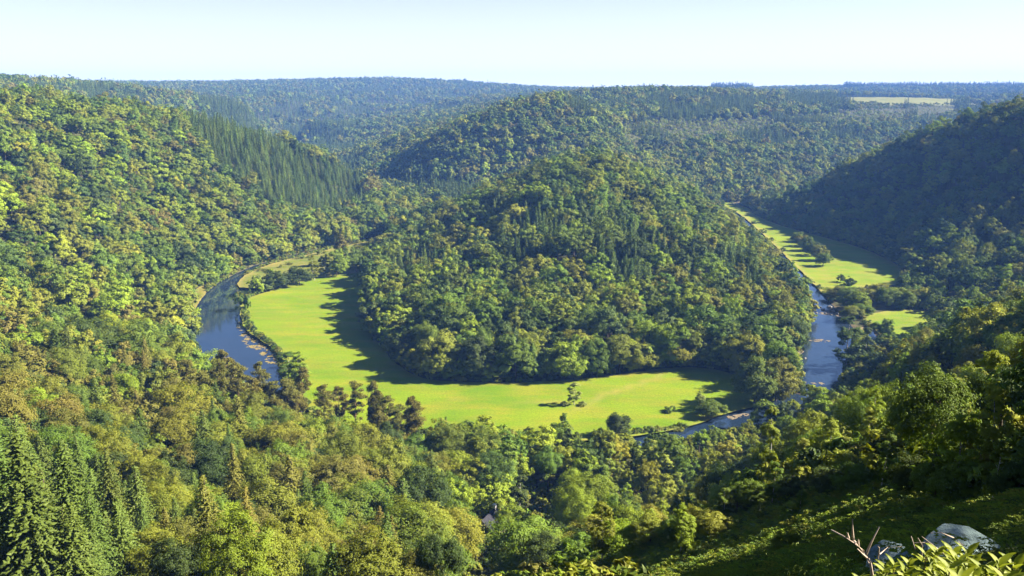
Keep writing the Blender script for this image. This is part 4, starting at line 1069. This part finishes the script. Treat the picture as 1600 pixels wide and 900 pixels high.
V_, Q_ = tube([(0, 0, -.5), (0, 0, 1.0), (0.02, 0, 1.9)], [.09, .09, .08], 8)
tag(link('wooden_post', quad_mesh('wooden_post', V_, Q_, [M_WHITE]), None, (px_, py_, pz_)), 'short pale post beside the boats in the shaded clearing', 'post')
px_, py_, pz_ = hit(834, 777)
V_, Q_ = tube([(-3, 0, .2), (0, .1, .22), (3, 0, .2)], [.16, .2, .14], 8)
o = link('felled_log', quad_mesh('felled_log', V_, Q_, [M_WOOD], smooth=True), None, (px_, py_, pz_)); o.rotation_euler = (0, 0, R(14))
tag(o, 'brown felled log lying in front of the upturned boats', 'log')
# far mast on the skyline
mx, my, mz_ = at_depth(762, 131, 4900); mz_ = h1(mx, my)
bm = bmesh.new()
for k in range(4):
    a = k * math.pi / 2 + .78
    p0 = Vector((math.cos(a) * 3.5, math.sin(a) * 3.5, 0)); p1 = Vector((math.cos(a) * .8, math.sin(a) * .8, 34))
    mid = (p0 + p1) / 2; d = p1 - p0
    bmesh.ops.create_cube(bm, size=1, matrix=Matrix.Translation(mid) @ d.to_track_quat('Z', 'Y').to_matrix().to_4x4() @ Matrix.Diagonal((.6, .6, d.length, 1)))
for k in range(6): box(bm, (0, 0, 4 + 5.6 * k), (6.2 - .85 * k, 6.2 - .85 * k, .35))
box(bm, (0, 0, 33), (3.2, 3.2, 3.5))
tag(bm_obj('lookout_tower', bm, M_WOOD, None, (mx, my, mz_)), 'tiny tower rising above the forest on the far skyline', 'tower')

# ------------------------------------------------------------------ lookout: boulders, dead twigs, leafy plants
def rock_material():
    m, n, out = mat('lichen_rock')
    tc = N(n, 'ShaderNodeTexCoord'); P = tc.outputs['Object']
    c = ramp(n, noise(n, 2.2, 8, 0.68, P), [(0.3, (0.10, 0.15, 0.15)), (0.5, (0.24, 0.34, 0.34)), (0.68, (0.38, 0.50, 0.50))])
    c = mixc(n, ramp(n, noise(n, 6, 6, 0.7, P), [(0.55, (0, 0, 0)), (0.66, (0.7, 0.7, 0.7))]), c, (0.06, 0.085, 0.035))
    b = N(n, 'ShaderNodeBsdfPrincipled', Roughness=0.9)
    n.links.new(c, b.inputs['Base Color'])
    bp = N(n, 'ShaderNodeBump', Strength=1.0); bp.inputs['Distance'].default_value = 0.15
    n.links.new(noise(n, 5, 8, 0.7, P), bp.inputs['Height']); n.links.new(bp.outputs[0], b.inputs['Normal'])
    n.links.new(b.outputs[0], out.inputs['Surface'])
    return m
M_ROCK = rock_material()
def boulder(px, py, wpx, hpx, seed, label):
    x, y, z = hit(px, py); d = math.sqrt(x * x + y * y + (z - EYE) ** 2)
    w_, h_ = wpx / F_PX * d, hpx / F_PX * d
    r = np.random.default_rng(seed)
    bm = bmesh.new()
    top = [(-.5, -.30, .18), (-.40, .22, .50), (-.05, .42, .72), (.30, .36, .66), (.52, .08, .42), (.50, -.28, .16), (.12, -.45, .10), (-.2, -.42, .12)]
    for tx_, ty_, tz_ in top:
        tx_, ty_, tz_ = tx_ + r.uniform(-.05, .05), ty_ + r.uniform(-.05, .05), tz_ + r.uniform(-.05, .05)
        bm.verts.new((tx_ * w_, ty_ * w_, tz_ * h_)); bm.verts.new((tx_ * w_ * 1.15, ty_ * w_ * 1.1, -h_ * .9)); bm.verts.new((tx_ * w_ * 1.08, ty_ * w_ * 1.06, (tz_ - .28) * h_))
    g = bmesh.ops.convex_hull(bm, input=bm.verts)
    bmesh.ops.delete(bm, geom=[e for e in g['geom_interior'] if isinstance(e, bmesh.types.BMVert)], context='VERTS')
    bmesh.ops.bevel(bm, geom=list(bm.edges), offset=w_ * 0.012, segments=2, affect='EDGES')
    bmesh.ops.recalc_face_normals(bm, faces=bm.faces)
    tag(bm_obj('boulder', bm, M_ROCK, None, (x, y, z - h_ * .10)), label, 'boulder')
boulder(1500, 868, 104, 44, 3, 'large angular grey-green lichened boulder at the lower right')
boulder(1392, 886, 66, 48, 8, 'smaller pale grey boulder behind the bare twigs')
M_TWIG = simple('dead_twig', [(0.3, (0.22, 0.17, 0.13)), (0.7, (0.45, 0.37, 0.30))], 12, 0.9)
def twig(name, depth, lines, rad, label):
    parts = []
    base = Vector(at_depth(*lines[0][0], depth))
    for L in lines:
        pts = [Vector(at_depth(px, py, depth + 0.12 * math.sin(i * 1.9 + px))) - base for i, (px, py) in enumerate(L)]
        parts.append(tube(pts, [rad * (1 - 0.6 * i / (len(pts) - 1)) for i in range(len(pts))], 6))
    V, Qd = join_parts(parts)
    tag(link(name, quad_mesh(name, V, Qd, [M_TWIG], smooth=True), None, base), label, 'dead branch')
twig('dead_branch', 5.2, [[(1364,905),(1360,880),(1350,862),(1338,850),(1318,838),(1299,828)], [(1338,850),(1333,842),(1332,826),(1332,811)], [(1353,866),(1362,846),(1374,823)], [(1341,852),(1341,842)], [(1326,842),(1324,832)], [(1357,874),(1348,866),(1339,857)]], 0.009, 'pale forked dead branch sticking up beside the boulders')
twig('dead_branch', 6.0, [[(1492,882),(1478,868),(1462,855),(1440,838)], [(1466,858),(1448,848),(1428,848)], [(1450,846),(1430,858),(1424,838)], [(1440,870),(1441,852),(1434,840)], [(1505,852),(1490,840),(1470,832),(1455,833)], [(1372,873),(1374,856),(1370,852)], [(1374,866),(1388,855),(1410,854)]], 0.005, 'tangle of thin brown dead twigs in front of the large boulder')

def leaf_mat(name, c0, c1):
    m, n, out = mat(name)
    oi = N(n, 'ShaderNodeTexCoord')
    c = ramp(n, noise(n, 7, 4, 0.6, oi.outputs['Object']), [(0.35, c0), (0.65, c1)])
    b = N(n, 'ShaderNodeBsdfPrincipled', Roughness=0.6); b.inputs['Specular IOR Level'].default_value = 0.25; n.links.new(c, b.inputs['Base Color'])
    t = N(n, 'ShaderNodeBsdfTranslucent'); n.links.new(c, t.inputs['Color'])
    ms = N(n, 'ShaderNodeMixShader', Fac=0.42); n.links.new(b.outputs[0], ms.inputs[1]); n.links.new(t.outputs[0], ms.inputs[2])
    n.links.new(ms.outputs[0], out.inputs['Surface'])
    return m
M_PLANT = leaf_mat('shrub_leaf', (0.14, 0.19, 0.010), (0.27, 0.30, 0.020))
M_RED = leaf_mat('red_leaf', (0.16, 0.05, 0.03), (0.22, 0.11, 0.05))
M_STEM = simple('stem', [(0.3, (0.10, 0.08, 0.04)), (0.7, (0.18, 0.13, 0.07))], 8, 0.8)
def blade(P, d, up, L, Wd, V, Qd):            # a folded lance-shaped leaf of 5 sections
    side = np.cross(d, up); side /= np.linalg.norm(side) + 1e-9
    up2 = np.cross(side, d); o = len(V)
    prof = [0.12, 0.75, 1.0, 0.7, 0.05]
    for i, pw in enumerate(prof):
        t = i / 4
        c = P + d * L * t - up2 * L * 0.28 * t * t
        for sx in (-1, 0, 1): V.append(c + side * sx * Wd * .5 * pw + up2 * (abs(sx) * Wd * 0.16))
    for i in range(4):
        for j in range(2): a = o + i * 3 + j; Qd.append((a, a + 1, a + 4, a + 3))
def leafy_plant(px, py, depth, hgt, nst, L, label, seed, red=False, spread=0.55):
    tip = Vector(at_depth(px, py, depth)); x, y = tip.x, tip.y; gz_ = h1(x, y)
    z0 = min(gz_, tip.z - hgt)
    r = np.random.default_rng(seed)
    e = bpy.data.objects.new('leafy_shrub', None); e.location = (x, y, z0); COL.objects.link(e)
    H = tip.z - z0; V, Qd, tubes = [], [], []
    for s_ in range(nst):
        a = r.uniform(0, 6.28); rad = spread * math.sqrt(r.uniform(0, 1))
        top = np.array([math.cos(a) * rad, math.sin(a) * rad, H * (1 - 0.35 * (rad / spread) ** 2 * r.uniform(0.5, 1)) - (0 if s_ == 0 else r.uniform(0, 0.12))])
        foot = np.array([top[0] * .25, top[1] * .25, -0.05]); mid = (foot + top) / 2 + r.normal(size=3) * 0.03
        tubes.append(tube([foot, mid, top], [.007, .005, .003], 5))
        ax = unit(top - mid)
        nl_ = int(r.integers(9, 15))
        for k in range(nl_):
            t = k / nl_
            q = top - ax * (0.16 * t * t + 0.02 * t)
            an = k * 2.4 + r.uniform(-.3, .3)
            out_ = np.array([math.cos(an), math.sin(an), 0])
            d = unit(out_ * (0.55 + 0.6 * t) + ax * (0.9 - 0.75 * t) + r.normal(size=3) * 0.1)
            blade(q, d, np.array([0, 0, 1.0]) + out_ * 0.1, L * r.uniform(0.65, 1.1), L * 0.40 * r.uniform(0.8, 1.2), V, Qd)
    link('foliage', quad_mesh('foliage', np.array(V), np.array(Qd), [M_RED if red else M_PLANT], smooth=True), e)
    V2, Q2 = join_parts(tubes)
    link('stem', quad_mesh('stem', V2, Q2, [M_STEM], smooth=True), e)
    tag(e, label, 'shrub')
leafy_plant(1506, 844, 3.5, 0.5, 18, 0.085, 'tall bright yellow-green lance-leaved shrub in the foreground beside the large boulder', 1, spread=0.20)
leafy_plant(1418, 854, 3.6, 0.5, 16, 0.070, 'yellow-green leafy shrub in the foreground in front of the twig tangle', 2, spread=0.16)
leafy_plant(1570, 858, 3.3, 0.5, 20, 0.090, 'rightmost glossy yellow-green shrub in the foreground corner', 3, spread=0.20)
leafy_plant(1360, 876, 3.5, 0.45, 16, 0.065, 'low yellow-green leafy shrub at the foot of the forked dead branch', 4, spread=0.14)
leafy_plant(1462, 872, 3.2, 0.45, 22, 0.075, 'dense yellow-green shrub at the bottom edge between the taller foreground shrubs', 5, spread=0.24)
leafy_plant(1540, 880, 3.0, 0.45, 20, 0.080, 'yellow-green shrub at the very bottom edge before the right foreground corner', 8, spread=0.22)
leafy_plant(1478, 858, 4.2, 0.5, 20, 0.080, 'yellow-green shrub behind the dense one at the bottom edge', 11, spread=0.22)
leafy_plant(1590, 876, 2.9, 0.5, 20, 0.085, 'glossy shrub cut by the lower right corner of the view', 12, spread=0.20)
leafy_plant(1400, 882, 3.1, 0.45, 24, 0.070, 'low dense yellow-green shrub at the bottom edge in front of the smaller boulder', 13, spread=0.20)
leafy_plant(1535, 858, 4.0, 0.5, 18, 0.085, 'yellow-green shrub standing behind the two at the lower right corner', 14, spread=0.18)
leafy_plant(1275, 882, 3.4, 0.40, 5, 0.050, 'small reddish-leaved sprig at the bottom edge left of the green shrubs', 6, red=True, spread=0.05)
leafy_plant(1252, 889, 3.4, 0.40, 3, 0.060, 'small green leaf sprig at the bottom edge beside the reddish one', 7, spread=0.03)

# ------------------------------------------------------------------ look-alikes in one place are told apart by their order
bpy.context.view_layer.update()
ORD = ['first', 'second', 'third', 'fourth', 'fifth', 'sixth', 'seventh', 'eighth', 'ninth', 'tenth', 'eleventh', 'twelfth', 'thirteenth', 'fourteenth', 'fifteenth']
NUM = ['', '', 'two', 'three', 'four', 'five', 'six', 'seven', 'eight', 'nine', 'ten', 'eleven', 'twelve', 'thirteen', 'fourteen', 'fifteen']
same = {}
for o in COL.objects:
    if o.parent is None and 'label' in o: same.setdefault(o['label'], []).append(o)
for lb, oo in same.items():
    if 2 <= len(oo) <= 15 and len(lb.split()) <= 12:
        def col_(o):
            p = o.location
            return float(pix(p.x, p.y, p.z)[0])
        oo.sort(key=col_)
        for k, o in enumerate(oo):
            o['label'] = lb + ', ' + (ORD[k] + ' from left' if len(oo) > 2 or k == 0 else 'second from left') if len(oo) > 2 else lb + (', left one of two' if k == 0 else ', right one of two')

# ------------------------------------------------------------------ haze
m, n, out = mat('haze')
pv = N(n, 'ShaderNodeVolumePrincipled')
pv.inputs['Color'].default_value = (0.17, 0.38, 1.0, 1)
pv.inputs['Density'].default_value = 0.8e-4
pv.inputs['Density Attribute'].default_value = ''
pv.inputs['Temperature Attribute'].default_value = ''
pv.inputs['Color Attribute'].default_value = ''
n.links.new(pv.outputs[0], out.inputs['Volume'])
bm = bmesh.new()
box(bm, (0, 3325, 150), (8600, 7350, 320))
hz = bm_obj('haze', bm, m)
tag(hz, 'thin blue haze filling the valley air', 'haze', kind='stuff')
